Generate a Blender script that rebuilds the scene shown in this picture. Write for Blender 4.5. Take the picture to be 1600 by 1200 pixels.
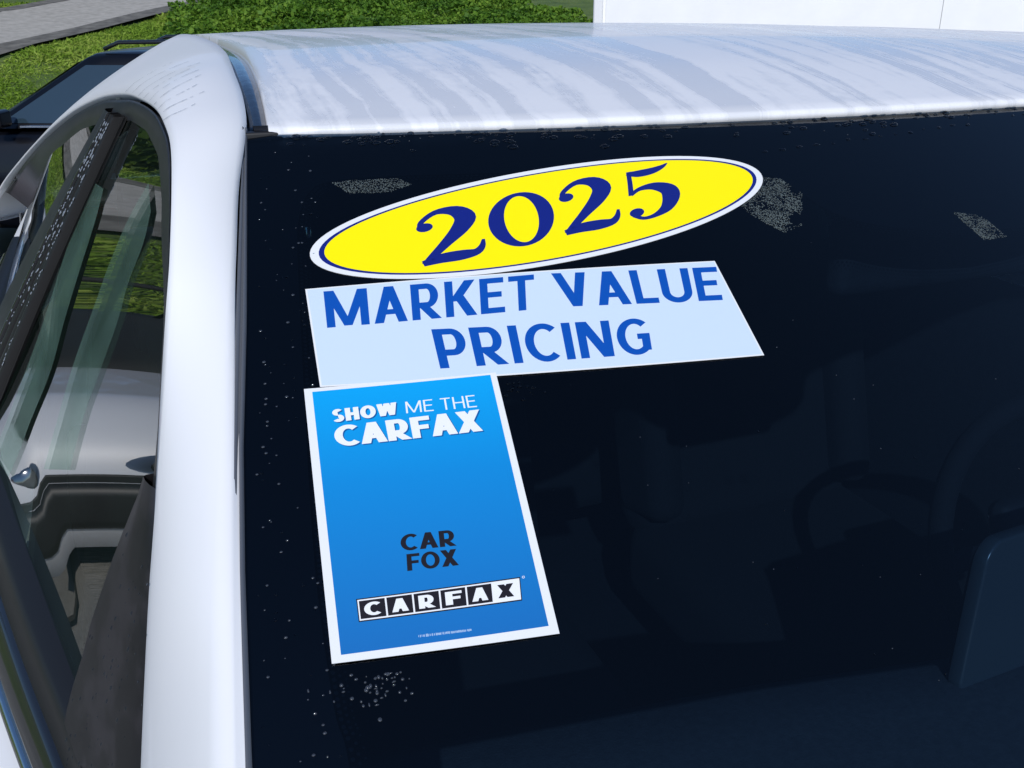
import bpy, bmesh, math, random
import numpy as np
from mathutils import Vector, Matrix, noise
from math import sin, cos, tan, pi, radians, sqrt, exp
random.seed(7); RNG = np.random.default_rng(7)
scn = bpy.context.scene
COL = scn.collection
for o in list(bpy.data.objects):
    bpy.data.objects.remove(o)

# ---------------------------------------------------------------- camera
CAM = Vector((-0.7163, -0.7909, 1.6974))
cam_d = bpy.data.cameras.new('camera')
cam_d.sensor_width = 36.0
cam_d.lens = 36.0 * 1500 / 1600
cam_d.clip_start = 0.02
cam_d.clip_end = 600
cam = bpy.data.objects.new('camera', cam_d)
COL.objects.link(cam)
cam.location = CAM
cam.rotation_euler = (radians(90 - 22), 0, radians(-22))
scn.camera = cam

# ---------------------------------------------------------------- sky, sun, exposure
SUN_DIR = Vector((-0.30, -0.76, 0.56)).normalized()      # towards the sun
world = bpy.data.worlds.new('World'); scn.world = world; world.use_nodes = True
wn = world.node_tree; wn.nodes.clear()
sky = wn.nodes.new('ShaderNodeTexSky'); sky.sky_type = 'NISHITA'; sky.sun_disc = False
sky.sun_elevation = math.asin(SUN_DIR.z)
sky.sun_rotation = math.atan2(SUN_DIR.x, SUN_DIR.y)
sky.altitude = 200; sky.air_density = 1.0; sky.dust_density = 0.3; sky.ozone_density = 7.0
bg = wn.nodes.new('ShaderNodeBackground'); bg.inputs[1].default_value = 0.11
wo = wn.nodes.new('ShaderNodeOutputWorld')
wn.links.new(sky.outputs[0], bg.inputs[0]); wn.links.new(bg.outputs[0], wo.inputs[0])
sun_d = bpy.data.lights.new('sun', 'SUN'); sun_d.energy = 3.25; sun_d.angle = radians(0.53); sun_d.color = (1.0, 0.965, 0.92)
sun = bpy.data.objects.new('sun', sun_d); COL.objects.link(sun)
sun.rotation_euler = (-SUN_DIR).to_track_quat('-Z', 'Y').to_euler()
scn.view_settings.view_transform = 'Standard'; scn.view_settings.look = 'None'
scn.view_settings.exposure = 0.0; scn.view_settings.gamma = 1.0
scn.view_settings.use_curve_mapping = False
scn.render.engine = 'CYCLES'
scn.cycles.max_bounces = 8; scn.cycles.transparent_max_bounces = 24
scn.cycles.sample_clamp_indirect = 4.0
scn.cycles.caustics_reflective = False; scn.cycles.caustics_refractive = False

# ---------------------------------------------------------------- materials
MATS = {}
def mat(name, col=(.5,.5,.5), rough=.5, metal=0., coat=0., spec=.5, **kw):
    if name in MATS: return MATS[name]
    m = bpy.data.materials.new(name); m.use_nodes = True
    b = m.node_tree.nodes['Principled BSDF']
    b.inputs['Base Color'].default_value = (*col, 1)
    b.inputs['Roughness'].default_value = rough
    b.inputs['Metallic'].default_value = metal
    b.inputs['Coat Weight'].default_value = coat
    b.inputs['Coat Roughness'].default_value = .03
    b.inputs['Specular IOR Level'].default_value = spec
    for k, v in kw.items():
        b.inputs[k].default_value = v
    MATS[name] = m
    return m
def nodes(m): return m.node_tree.nodes, m.node_tree.links, m.node_tree.nodes['Principled BSDF']
def tex_noise(m, scale=5, detail=4, rough=.55, vec=None, scl=None, coord='Object'):
    n, l, b = nodes(m)
    t = n.new('ShaderNodeTexNoise'); t.inputs['Scale'].default_value = scale
    t.inputs['Detail'].default_value = detail; t.inputs['Roughness'].default_value = rough
    if vec is None:
        tc = n.new('ShaderNodeTexCoord'); vec = tc.outputs[coord]
    if scl:
        mp = n.new('ShaderNodeMapping'); mp.inputs['Scale'].default_value = scl
        l.new(vec, mp.inputs['Vector']); vec = mp.outputs[0]
    l.new(vec, t.inputs['Vector'])
    return t.outputs['Fac']
def ramp(m, fac, stops):
    n, l, b = nodes(m)
    r = n.new('ShaderNodeValToRGB'); e = r.color_ramp.elements
    while len(e) < len(stops): e.new(.5)
    for el, (p, c) in zip(e, stops):
        el.position = p; el.color = (*c, 1) if len(c) == 3 else c
    l.new(fac, r.inputs[0]); return r.outputs[0]
def mixc(m, fac, a, b_):
    n, l, b = nodes(m)
    x = n.new('ShaderNodeMix'); x.data_type = 'RGBA'
    if isinstance(fac, float): x.inputs[0].default_value = fac
    else: l.new(fac, x.inputs[0])
    for s, v in ((x.inputs[6], a), (x.inputs[7], b_)):
        if isinstance(v, tuple): s.default_value = (*v, 1)
        else: l.new(v, s)
    return x.outputs[2]
def bump(m, h, strength=.3, dist=.01):
    n, l, b = nodes(m)
    k = n.new('ShaderNodeBump'); k.inputs['Strength'].default_value = strength; k.inputs['Distance'].default_value = dist
    l.new(h, k.inputs['Height']); l.new(k.outputs[0], b.inputs['Normal'])
def setin(m, name, sock): nodes(m)[1].new(sock, nodes(m)[2].inputs[name])

def noisy(name, c0, c1, scale, rough=.7, bmp=0., dist=.01, lo=.35, hi=.65, detail=5, **kw):
    m = mat(name, c0, rough, **kw)
    f = tex_noise(m, scale, detail)
    setin(m, 'Base Color', ramp(m, f, [(lo, c0), (hi, c1)]))
    if bmp: bump(m, tex_noise(m, scale*3, detail), bmp, dist)
    return m

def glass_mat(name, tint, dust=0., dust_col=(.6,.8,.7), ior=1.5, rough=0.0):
    m = bpy.data.materials.new(name); m.use_nodes = True
    n = m.node_tree.nodes; l = m.node_tree.links; n.clear()
    out = n.new('ShaderNodeOutputMaterial'); mx = n.new('ShaderNodeMixShader')
    fr = n.new('ShaderNodeFresnel'); fr.inputs[0].default_value = ior
    # the same reflectance from both sides of the pane
    geo = n.new('ShaderNodeNewGeometry')
    mi = n.new('ShaderNodeMath'); mi.operation = 'MULTIPLY_ADD'
    mi.inputs[1].default_value = (1/ior - ior); mi.inputs[2].default_value = ior
    l.new(geo.outputs['Backfacing'], mi.inputs[0])
    inv = n.new('ShaderNodeMath'); inv.operation = 'MULTIPLY_ADD'
    l.new(geo.outputs['Backfacing'], inv.inputs[0]); inv.inputs[1].default_value = ior*ior - 1 if False else 0.0; inv.inputs[2].default_value = ior
    l.new(inv.outputs[0], fr.inputs[0])
    tr = n.new('ShaderNodeBsdfTransparent'); tr.inputs[0].default_value = (*tint, 1)
    gl = n.new('ShaderNodeBsdfGlossy'); gl.inputs['Roughness'].default_value = rough; gl.inputs[0].default_value = (1,1,1,1)
    base = tr.outputs[0]
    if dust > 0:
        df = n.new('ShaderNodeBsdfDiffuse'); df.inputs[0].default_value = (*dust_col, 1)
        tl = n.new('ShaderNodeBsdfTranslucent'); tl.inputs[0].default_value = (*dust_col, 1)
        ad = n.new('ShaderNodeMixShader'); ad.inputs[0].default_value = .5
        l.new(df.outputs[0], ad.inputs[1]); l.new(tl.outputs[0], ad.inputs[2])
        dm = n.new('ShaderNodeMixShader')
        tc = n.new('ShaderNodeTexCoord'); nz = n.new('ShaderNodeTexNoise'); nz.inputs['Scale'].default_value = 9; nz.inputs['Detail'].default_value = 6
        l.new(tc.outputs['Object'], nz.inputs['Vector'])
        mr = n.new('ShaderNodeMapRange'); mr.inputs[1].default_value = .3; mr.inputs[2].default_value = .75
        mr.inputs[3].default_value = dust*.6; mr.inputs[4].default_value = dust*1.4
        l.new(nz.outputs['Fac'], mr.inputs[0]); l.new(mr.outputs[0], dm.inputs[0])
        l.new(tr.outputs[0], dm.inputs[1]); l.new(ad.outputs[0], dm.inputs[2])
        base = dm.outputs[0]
    l.new(fr.outputs[0], mx.inputs[0]); l.new(base, mx.inputs[1]); l.new(gl.outputs[0], mx.inputs[2])
    l.new(mx.outputs[0], out.inputs[0])
    MATS[name] = m
    return m

# car paint and trim
WHITE = mat('white_paint', (.80,.81,.83), .5, coat=.12)
f = tex_noise(WHITE, 260, 2); bump(WHITE, f, .03, .0006)
# roof: dew film (matt, lighter) with runs of water that have wiped it off (wet, glossy)
ROOF = mat('dewy_white_roof', (.8,.81,.83), .4, coat=.25)
def build_roof_mat():
    m = ROOF; n, l, b = nodes(m)
    tc = n.new('ShaderNodeTexCoord')
    warp = n.new('ShaderNodeTexNoise'); warp.inputs['Scale'].default_value = 5; warp.inputs['Detail'].default_value = 6
    l.new(tc.outputs['Object'], warp.inputs['Vector'])
    add = n.new('ShaderNodeVectorMath'); add.operation = 'MULTIPLY_ADD'; add.inputs[1].default_value = (.05,.10,0)
    l.new(warp.outputs['Color'], add.inputs[0]); l.new(tc.outputs['Object'], add.inputs[2])
    f1 = tex_noise(m, 1, 5, .62, add.outputs[0], (33, 1.6, 1))
    f2 = tex_noise(m, 1, 4, .75, add.outputs[0], (60, 45, 1))
    mm = n.new('ShaderNodeMath'); mm.operation = 'MULTIPLY_ADD'; mm.inputs[1].default_value = .26
    l.new(f2, mm.inputs[0]); l.new(f1, mm.inputs[2])
    mask = ramp(m, mm.outputs[0], [(.575, (0,0,0)), (.68, (1,1,1))])
    l.new(mixc(m, mask, (.80,.81,.84), (.70,.715,.75)), b.inputs['Base Color'])
    l.new(ramp(m, mm.outputs[0], [(.575, (.5,.5,.5)), (.68, (.22,.22,.22))]), b.inputs['Roughness'])
    bump(m, tex_noise(m, 420, 2), .05, .0008)
build_roof_mat()
BLACKG = mat('gloss_black_trim', (.012,.013,.016), .16, coat=.5)
NAVYSTRIP = mat('wet_black_strip', (.010,.012,.018), .14, coat=.6)
f = tex_noise(NAVYSTRIP, 90, 4); bump(NAVYSTRIP, f, .25, .002)
FRAME = noisy('matt_black_frame', (.020,.022,.025), (.030,.032,.036), 60, .42)
RUBBER = mat('black_rubber', (.012,.012,.013), .45)
SAIL = noisy('smudged_sail', (.008,.0075,.009), (.022,.020,.024), 22, .45, lo=.42, hi=.56)
GASKET = mat('grey_gasket', (.10,.11,.13), .22, coat=.4)
GAP = mat('dark_gap', (.004,.004,.004), .9)
FRIT = mat('black_frit', (.0035,.0038,.005), .35, spec=.3)
DASH = noisy('dash_vinyl', (.06,.068,.075), (.08,.088,.095), 140, .7, .3, .002)
INT = noisy('black_interior', (.006,.0065,.008), (.010,.011,.013), 90, .75, .2, .002)
SEAT = noisy('black_seat_fabric', (.004,.004,.005), (.007,.007,.008), 200, .9, .3, .002)
HEADLINER = mat('grey_headliner', (.05,.05,.055), .9)
DISPLAY = mat('display_back', (.065,.08,.088), .25)
WINDSHIELD = glass_mat('windshield_glass', (.27,.40,.55))
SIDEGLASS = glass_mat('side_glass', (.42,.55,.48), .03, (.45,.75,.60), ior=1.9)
REARGLASS = glass_mat('privacy_glass', (.10,.11,.11))
WATER = glass_mat('water_beads', (.55,.62,.70), ior=1.33)
DEW_SUNDOTS = glass_mat('dew_and_painted_sun', (.6,.66,.66), .24, (.55,.66,.64), ior=1.33)  # for real dew, and for pale dots that stand for sunlit patches
# stickers
S_WHITE = mat('vinyl_white', (.80,.82,.84), .38)
S_PALE = mat('print_pale_white', (.60,.72,.86), .42)
S_SHADE = mat('print_shadow_blue', (.004,.10,.32), .4)
S_YEL = mat('vinyl_yellow', (1.0,.86,.0), .5, spec=.25)
S_NAVY = mat('print_navy', (.006,.016,.20), .38)
S_BLUE = mat('print_blue', (.001,.078,.42), .42)
S_DARK = mat('print_dark', (.012,.010,.014), .4)
S_TXT = mat('print_white', (.84,.86,.88), .4)
S_GREY = mat('print_pale_blue', (.45,.6,.8), .4)
# poster blue: printed from light blue at the top to deeper blue at the foot
S_SKY = mat('print_poster_blue', (.01,.28,.65), .36)
def poster():
    m = S_SKY; n, l, b = nodes(m)
    at = n.new('ShaderNodeAttribute'); at.attribute_name = 'v'
    l.new(ramp(m, at.outputs['Fac'], [(0., (.002,.36,.80)), (.4, (.004,.24,.62)), (1., (.009,.15,.46))]), b.inputs['Base Color'])
poster()

# ---------------------------------------------------------------- mesh helpers
def link(o, parent=None):
    COL.objects.link(o)
    if parent is not None: o.parent = parent
    return o
def empty(name, loc=(0,0,0), rz=0., label=None, cat=None, group=None):
    o = bpy.data.objects.new(name, None); o.empty_display_size = .1
    o.location = loc; o.rotation_euler = (0,0,rz); COL.objects.link(o)
    tag(o, label, cat, group); return o
def tag(o, label=None, cat=None, group=None, kind=None):
    for k, v in (('label',label),('category',cat),('group',group),('kind',kind)):
        if v: o[k] = v
    return o
def mesh(name, verts, faces, m, parent=None, smooth=True, flip=False):
    me = bpy.data.meshes.new(name)
    if flip: faces = [tuple(reversed(q)) for q in faces]
    me.from_pydata([tuple(v) for v in verts], [], faces)
    me.materials.append(m if not isinstance(m, str) else MATS[m])
    if smooth: me.polygons.foreach_set('use_smooth', [True]*len(me.polygons))
    me.update()
    return link(bpy.data.objects.new(name, me), parent)
def grid(rows, closed=False):
    n = len(rows[0]); v = [p for r in rows for p in r]; f = []
    for i in range(len(rows)-1):
        for j in range(n-1 if not closed else n):
            k = (j+1) % n
            f.append((i*n+j, i*n+k, (i+1)*n+k, (i+1)*n+j))
    return v, f
def mirx(v): return [(-p[0], p[1], p[2]) for p in v]
def sheet(name, rows, m, parent, smooth=True, up=None, thick=0.):
    """grid of rows; oriented so its first normal points along `up`"""
    v, f = grid(rows)
    a, b, c = (Vector(v[i]) for i in f[len(f)//2][:3])
    fl = up is not None and (b-a).cross(c-a).dot(Vector(up)) < 0
    o = mesh(name, v, f, m, parent, smooth, fl)
    if thick:
        s = o.modifiers.new('thickness', 'SOLIDIFY'); s.thickness = thick; s.offset = -1
    return o
def box(name, c, s, m, parent=None, bev=.0, rot=(0,0,0), smooth=False):
    x, y, z = (k/2 for k in s)
    v = [(-x,-y,-z),(x,-y,-z),(x,y,-z),(-x,y,-z),(-x,-y,z),(x,-y,z),(x,y,z),(-x,y,z)]
    f = [(3,2,1,0),(4,5,6,7),(0,1,5,4),(1,2,6,5),(2,3,7,6),(3,0,4,7)]
    o = mesh(name, v, f, m, parent, smooth)
    o.location = c; o.rotation_euler = rot
    if bev:
        b = o.modifiers.new('bevel', 'BEVEL'); b.width = bev; b.segments = 3
        o.data.polygons.foreach_set('use_smooth', [True]*6)
        w = o.modifiers.new('wn', 'WEIGHTED_NORMAL')
    return o
def lathe(name, prof, m, parent, n=28, axis='y', loc=(0,0,0)):
    rows = []
    for r, h in prof:
        ring = []
        for k in range(n):
            a = 2*pi*k/n
            ring.append((r*cos(a), h, r*sin(a)) if axis == 'y' else (r*cos(a), r*sin(a), h))
        rows.append(ring)
    v, f = grid(rows, True)
    o = mesh(name, v, f, m, parent); o.location = loc; return o
def tube(name, pts, r, m, parent, n=8):
    rows = []
    P = [Vector(p) for p in pts]
    for i, p in enumerate(P):
        t = (P[min(i+1,len(P)-1)] - P[max(i-1,0)]).normalized()
        a = t.cross(Vector((0,0,1)));  a = a.normalized() if a.length > 1e-4 else Vector((1,0,0))
        b = t.cross(a); rr = r[i] if isinstance(r, (list,tuple)) else r
        rows.append([tuple(p + a*(rr*cos(2*pi*k/n)) + b*(rr*sin(2*pi*k/n))) for k in range(n)])
    v, f = grid(rows, True)
    f.append(tuple(range(n))[::-1]); f.append(tuple(range(len(v)-n, len(v))))
    return mesh(name, v, f, m, parent)
def interp(x, xs, ys): return float(np.interp(x, xs, ys))
def smooth_curve(pts, n):
    """Catmull-Rom through points, resampled to n points"""
    P = [np.array(p, float) for p in pts]; P = [2*P[0]-P[1]] + P + [2*P[-1]-P[-2]]
    out = []
    m = len(P)-3
    for k in range(n):
        u = k/(n-1)*m; i = min(int(u), m-1); t = u-i
        a, b, c, d = P[i:i+4]
        out.append(.5*((2*b)+(c-a)*t+(2*a-5*b+4*c-d)*t*t+(3*b-3*c+d-a)*t**3))
    return out

# ---------------------------------------------------------------- terrain
def lotz(x, y): return -.03*y - .11*max(0., -1.3-x)*(1 if x > -9 else 7.7/(-1.3-x))
def foot(x, y): return y + .10*min(0., max(x,-2.4)) + (.03*x if x > 0 else 0.) + .9*min(7., max(0., -2.4-x))   # the lawn comes closer on the left
def bank(x, y):
    y2 = foot(x, y)
    if y2 < 11.5: return lotz(x, y)
    if y2 < 17:
        k = (y2-11.5)/5.5; return lotz(x, 11.5)*(1-k) + .826*k
    if y2 < 30: return .826 + (y2-17)*.10
    return 2.126 + (y2-30)*.16
def tz(x, y):
    return bank(x, y)
def terrain_mat():
    m = mat('lawn_soil', (.05,.09,.02), .95)
    f = tex_noise(m, 1.3, 8, .65); f2 = tex_noise(m, 18, 5, .7)
    c = ramp(m, f, [(.35,(.06,.11,.018)),(.5,(.11,.18,.03)),(.68,(.17,.21,.055))])
    setin(m, 'Base Color', mixc(m, ramp(m, f2, [(.35,(0,0,0)),(.7,(.5,.5,.5))]), c, (.03,.045,.012)))
    bump(m, f2, .6, .05)
    return m
LAWN = terrain_mat()
ASPH = noisy('worn_asphalt', (.085,.083,.075), (.15,.147,.132), 34, .9, .5, .006, detail=8)
def asphalt():
    m = ASPH; n, l, b = nodes(m)
    f = tex_noise(m, .8, 6, .6); g = tex_noise(m, 120, 3, .7)
    c = ramp(m, f, [(.35,(.27,.262,.235)),(.65,(.38,.37,.335))])
    l.new(mixc(m, ramp(m, g, [(.4,(0,0,0)),(.62,(1,1,1))]), c, (.17,.165,.148)), b.inputs['Base Color'])
asphalt()
ROAD = noisy('driveway_concrete', (.34,.322,.285), (.47,.445,.40), 7, .9, .35, .01, detail=8)
ROADEDGE = noisy('driveway_dark_edge', (.09,.085,.075), (.20,.19,.165), 5, .92, .5, .01)
PAINT = noisy('worn_line_paint', (.30,.30,.28), (.50,.50,.47), 30, .8)

def terrain():
    xs = np.concatenate([np.linspace(-160,-30,14), np.linspace(-28,28,113), np.linspace(30,160,14)])
    ys = np.concatenate([np.linspace(3.6,34,64), np.linspace(36,190,24)])
    rows = [[(x, y, tz(x,y) + .05*noise.noise(Vector((x*.5,y*.5,0)))*(1 if foot(x,y) > 12 else 0) - (.03 if foot(x,y) < 11.6 else 0)) for x in xs] for y in ys]
    o = sheet('lawn', rows, LAWN, None, True, (0,0,1)); tag(o, 'green lawn rising behind the car lot', 'lawn', kind='structure')
    rows = [[(x, y, lotz(x,y)) for x in np.linspace(-60,60,121)] for y in np.linspace(-40,14,28)]
    o = sheet('car_lot', rows, ASPH, None, True, (0,0,1)); tag(o, 'grey asphalt car lot', 'ground', kind='structure')
    return o
LOT = terrain()

# driveway climbing the lawn
def drive_path():
    # centre line: straight up the lawn, bending away to the left at its foot
    pts = []; h = math.atan2(.8614,.508); p = np.array([-2.25-.8614*1.55, 16.95+.508*1.55])
    q = p.copy(); a = h; low = []
    for k in range(70):
        a = max(radians(8), a - radians(2.6)); q = q - .4*np.array([cos(a), sin(a)]); low.append((q.copy(), a))
    pts = low[::-1] + [(p + t*np.array([cos(h), sin(h)]), h) for t in np.linspace(0, 60, 60)]
    return pts
DRIVE = drive_path()
def driveway():
    def strip(a0, a1, dz, n=7):
        rows = []
        for k, (c, a) in enumerate(DRIVE):
            nrm = np.array([-sin(a), cos(a)]); rows.append([])
            for s in np.linspace(a0, a1, n):
                q = c + nrm*(s + .10*noise.noise(Vector((k*.35, s*.1, 3))))
                rows[-1].append((q[0], q[1], tz(*q)+dz))
        return rows
    o = sheet('driveway', strip(-1.30, 1.40, .075), ROAD, None, True, (0,0,1)); tag(o, 'pale worn driveway climbing the lawn', 'road', kind='structure')
    for a0, a1 in ((-1.60,-1.10),(1.25,1.65)):
        sheet('driveway_edge', strip(a0, a1, .082, 3), ROADEDGE, o, True, (0,0,1))
driveway()
# painted bay lines on the lot
for i in range(2):
    x = -1.75 - 2.75*i
    ln = sheet('bay_line', [[(x-.05+.1*k, y, lotz(x-.05+.1*k,y)+.006) for k in range(2)] for y in np.linspace(1.6, 6.2, 12)], PAINT, LOT, True, (0,0,1))
cr = sheet('bay_line', [[(x, 2.45+.1*k, lotz(x,2.45+.1*k)+.010) for x in np.linspace(-5,-1.2,25)] for k in range(2)], PAINT, LOT, True, (0,0,1))

# tar-filled cracks across the lot
TAR = mat('tar_seam', (.045,.043,.038), .8)
for k, (xa_, xb_, w_) in enumerate(((-2.2,-2.7,.030),(-2.75,-3.5,.016),(-1.75,-1.95,.014),(-4.4,-4.9,.03))):
    rows = []
    for y in np.linspace(-3, 9.5, 120):
        x = xa_+(xb_-xa_)*(y+3)/12.5 + .05*noise.noise(Vector((y*1.1,k*7,0))) + .02*noise.noise(Vector((y*6,k*7,3)))
        ww_ = w_*(1+.6*noise.noise(Vector((y*3,k,9))))
        rows.append([(x-ww_, y, lotz(x-ww_,y)+.012), (x+ww_, y, lotz(x+ww_,y)+.012)])
    sheet('tar_seam', rows, TAR, LOT, True, (0,0,1))
# leaf and blade clouds
def cloud_mesh(name, P, size, m, up=.3, elong=1.6, parent=None, norm=None):
    """one small bent leaf (two triangles) per point"""
    n = len(P); ang = RNG.uniform(0, 2*pi, n); tilt = RNG.normal(0, .6, n)
    d1 = np.stack([np.cos(ang)*np.cos(tilt), np.sin(ang)*np.cos(tilt), np.sin(tilt)], -1)
    rnd = RNG.normal(size=(n,3)); rnd[:,2] += up*3
    d2 = np.cross(rnd, d1); d2 /= np.linalg.norm(d2, axis=1)[:,None]+1e-9
    s = (size*RNG.uniform(.6, 1.4, n))[:,None]
    a = P - d1*s*elong*.5; b = P + d2*s*.5; c = P + d1*s*elong*.5; e = P - d2*s*.5
    V = np.stack([a,b,c,e], 1).reshape(-1,3)
    me = bpy.data.meshes.new(name); me.vertices.add(4*n); me.vertices.foreach_set('co', V.ravel())
    me.loops.add(4*n); me.loops.foreach_set('vertex_index', np.arange(4*n))
    me.polygons.add(n); me.polygons.foreach_set('loop_start', np.arange(0,4*n,4)); me.polygons.foreach_set('loop_total', np.full(n,4))
    me.materials.append(m); me.update(calc_edges=True)
    at = me.attributes.new('tone', 'FLOAT', 'FACE'); low = np.array([noise.noise(Vector((p[0]*.9, p[1]*.9, 2.5))) + .5*noise.noise(Vector((p[0]*3, p[1]*3, 8))) for p in P])
    at.data.foreach_set('value', np.clip(.5*RNG.uniform(0,1,n) + .25 + .45*low, 0, 1).astype(np.float32))
    return link(bpy.data.objects.new(name, me), parent)
def leaf_mat(name, c0, c1, c2):
    m = mat(name, c1, .6, spec=.25)
    n, l, b = nodes(m)
    at = n.new('ShaderNodeAttribute'); at.attribute_name = 'tone'
    l.new(ramp(m, at.outputs['Fac'], [(0,c0),(.5,c1),(1,c2)]), b.inputs['Base Color'])
    tl = n.new('ShaderNodeBsdfTranslucent'); l.new(ramp(m, at.outputs['Fac'], [(0,c1),(1,c2)]), tl.inputs[0])
    mx = n.new('ShaderNodeMixShader'); mx.inputs[0].default_value = .3
    l.new(b.outputs[0], mx.inputs[1]); l.new(tl.outputs[0], mx.inputs[2])
    l.new(mx.outputs[0], n['Material Output'].inputs[0]); return m
BLADE = leaf_mat('grass_blades', (.10,.19,.018),(.20,.33,.03),(.34,.42,.08))
IVY = leaf_mat('ground_cover_leaves', (.03,.085,.008),(.09,.20,.018),(.21,.34,.04))
LEAF = leaf_mat('tree_leaves', (.018,.04,.008),(.04,.085,.014),(.08,.13,.02))
BARK = noisy('bark', (.05,.04,.03), (.11,.09,.07), 9, .95, .6, .02)

def on_drive(x, y):
    d = np.full(len(x), 99.)
    for c, a in DRIVE: d = np.minimum(d, (x-c[0])**2 + (y-c[1])**2)
    return d < 1.66**2
def scatter(n, x0, x1, y0, y1):
    return RNG.uniform(x0, x1, n), RNG.uniform(y0, y1, n)
def lawn_grass():
    x, y = scatter(290000, -8, 6, 7.5, 24); k = ~on_drive(x, y) & (np.array([foot(a, b) for a, b in zip(x, y)]) > 11.75); x, y = x[k], y[k]
    cl = np.array([noise.noise(Vector((a*.8, b*.8, 7))) for a, b in zip(x, y)])
    z = np.array([tz(a, b) for a, b in zip(x, y)]); h = np.clip(.05+.09*cl, .012, .16)
    P = np.stack([x, y, z + h*RNG.uniform(.2,1,len(x))], -1)
    tag(cloud_mesh('grass', P, .020*(1+.5*np.clip(cl,-1,1)), BLADE, .2, 5.0), 'short bright grass on the lawn behind the lot', 'grass', kind='stuff')
lawn_grass()
def ground_cover():
    x, y = scatter(150000, -.6, 9, 12.2, 25)
    # the leafy bed lies right of a ragged line and leaves the driveway free
    edge = -.1 + .16*(y-15) + np.array([.9*noise.noise(Vector((b*.5, 0, 4))) + .35*noise.noise(Vector((b*2, 1, 4))) for b in y])
    k = (x > edge) & ~on_drive(x, y); x, y = x[k], y[k]
    h = np.array([.22+.30*noise.noise(Vector((a*.9, b*.9, 1)))+.16*noise.noise(Vector((a*3.1, b*3.1, 5))) for a, b in zip(x, y)])
    z = np.array([tz(a, b) for a, b in zip(x, y)])
    P = np.stack([x, y, z + np.clip(h,.03,.8)*np.sqrt(RNG.uniform(.05,1,len(x)))], -1)
    tag(cloud_mesh('ground_cover', P, .03+.09*np.clip(h,.05,.6), IVY, .5, 1.5), 'dense leafy ground cover on the bank behind the roof', 'plants', kind='stuff')
ground_cover()

# ---------------------------------------------------------------- the white car: curves in metres (x to the car's left, y to its tail)
TH = radians(28.7); ZC = 1.60; HW = .62; SWP = .05
def wpt(x, w, off=0.):
    """point on the windshield: x across, w metres down the slope, off metres proud of the glass"""
    z = ZC - w*sin(TH)
    if w > .55: z += .06*(w-.55)**2
    y = -w*cos(TH) + SWP*((x/HW)**2 - 1)
    n = wnorm(x)
    return (x + n[0]*off, y + n[1]*off, z + n[2]*off)
def wnorm(x):
    t1 = Vector((1, 2*SWP*x/HW**2, 0)); t2 = Vector((0, cos(TH), sin(TH)))
    n = t1.cross(t2).normalized()
    return n
EDGE_W = [0, .111, .2054, .3089, .3938, .4959, .75, .98]
EDGE_X = [.620, .6384, .6541, .6726, .6855, .699, .728, .748]
def edge(w): return interp(w, EDGE_W, EDGE_X)
PAN_W = [0, .0376, .0752, .1752, .2592, .3526, .4297, .4947, .75, .98]
PAN_X = [.6205, .6289, .6371, .6554, .6703, .6857, .6981, .7071, .742, .768]
def pan(w): return interp(w, PAN_W, PAN_X)
CT = [-0.00047190801694997186, 0.008569880340271042, 0.008408702555120752, -0.087196379404774, -0.6789963090546888]
CB = [-0.014568916515272297, 0.027506897686796594, 0.0823061330856072, -0.20446642005958382, -0.8203253849005615]
def xside(y, z, off=0.):
    """right-hand body side (negative x) at height z"""
    t = float(np.polyval(CT, y)); b = float(np.polyval(CB, y)); w = (1.60-z)/.34
    x = t + (b-t)*w - (.02*w*(1-w) if 0 < w < 1 else 0)
    return x - off
ARCH = [(-.97,2.42,1.10),(-1.06,2.02,1.158),(-0.982,1.75,1.284),(-0.903,1.45,1.386),(-.838,1.19,1.463),(-.772,.783,1.542),(-.729,.511,1.585),(-.703,.319,1.605),
        (-.691,.201,1.611),(-.682,.096,1.612),(-.679,.030,1.606),(-.679,-.023,1.595),(-.685,-.082,1.571),(-.694,-.131,1.537),
        (-.703,-.163,1.504),(-.719,-.213,1.438),(-.733,-.252,1.373),(-.754,-.289,1.264),(-.772,-.36,1.17),(-.765,-.64,1.10)]
def pw(w): x = -pan(w); return wpt(x, w, .006)
OUT = [(-.62,2.30,1.36),(-.60,2.05,1.49),(-.59,1.85,1.55),(-.585,1.5,1.602),(-.583,1.2,1.630),(-.588,.8,1.644),(-.591,.5,1.6465),(-.598,.3,1.6445),
       (-.603,.22,1.640),(-.607,.16,1.634),(-.612,.07,1.619),(-.6205,.0,1.602), pw(.075), pw(.14), pw(.20), pw(.31), pw(.40), pw(.495), pw(.70), pw(.93)]

CARG = empty('white_car', (0,0,0), 0, 'white car with dewy roof and three price stickers on its windshield', 'car')

def outward(a, o, t):
    mid = (a+o)/2; chord = o-a; L = np.linalg.norm(chord)
    d = np.cross(chord, t); d /= np.linalg.norm(d)
    if d @ (mid - np.array([mid[0]*.3, mid[1]+.15, 1.1])) < 0: d = -d
    return d, chord, L
def side_panel(sgn):
    N = 90
    A = smooth_curve(ARCH, N); O = smooth_curve(OUT, N)
    rows = []
    for i, (a, o) in enumerate(zip(A, O)):
        i0, i1 = max(i-2,0), min(i+2,N-1)
        d, chord, L = outward(a, o, (A[i1]+O[i1])-(A[i0]+O[i0]))
        row = [a + chord/L*.008 - d*.012, a - d*.003]
        for t in np.linspace(0, 1, 11):
            row.append(a + chord*t + d*(min(.105*L,.0115)*(4*t*(1-t))**.75))
        row.append(o - d*.003); row.append(o - d*.007)
        rows.append([(sgn*-p[0] if sgn > 0 else p[0], p[1], p[2]) for p in row])
    return sheet('side_panel', rows, WHITE, CARG, True, (sgn*.5,-.2,.8))
SP = {}
for s in (-1, 1): SP[s] = side_panel(s)
def mx(pts, s): return [(p[0] if s < 0 else -p[0], p[1], p[2]) for p in pts]

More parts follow.
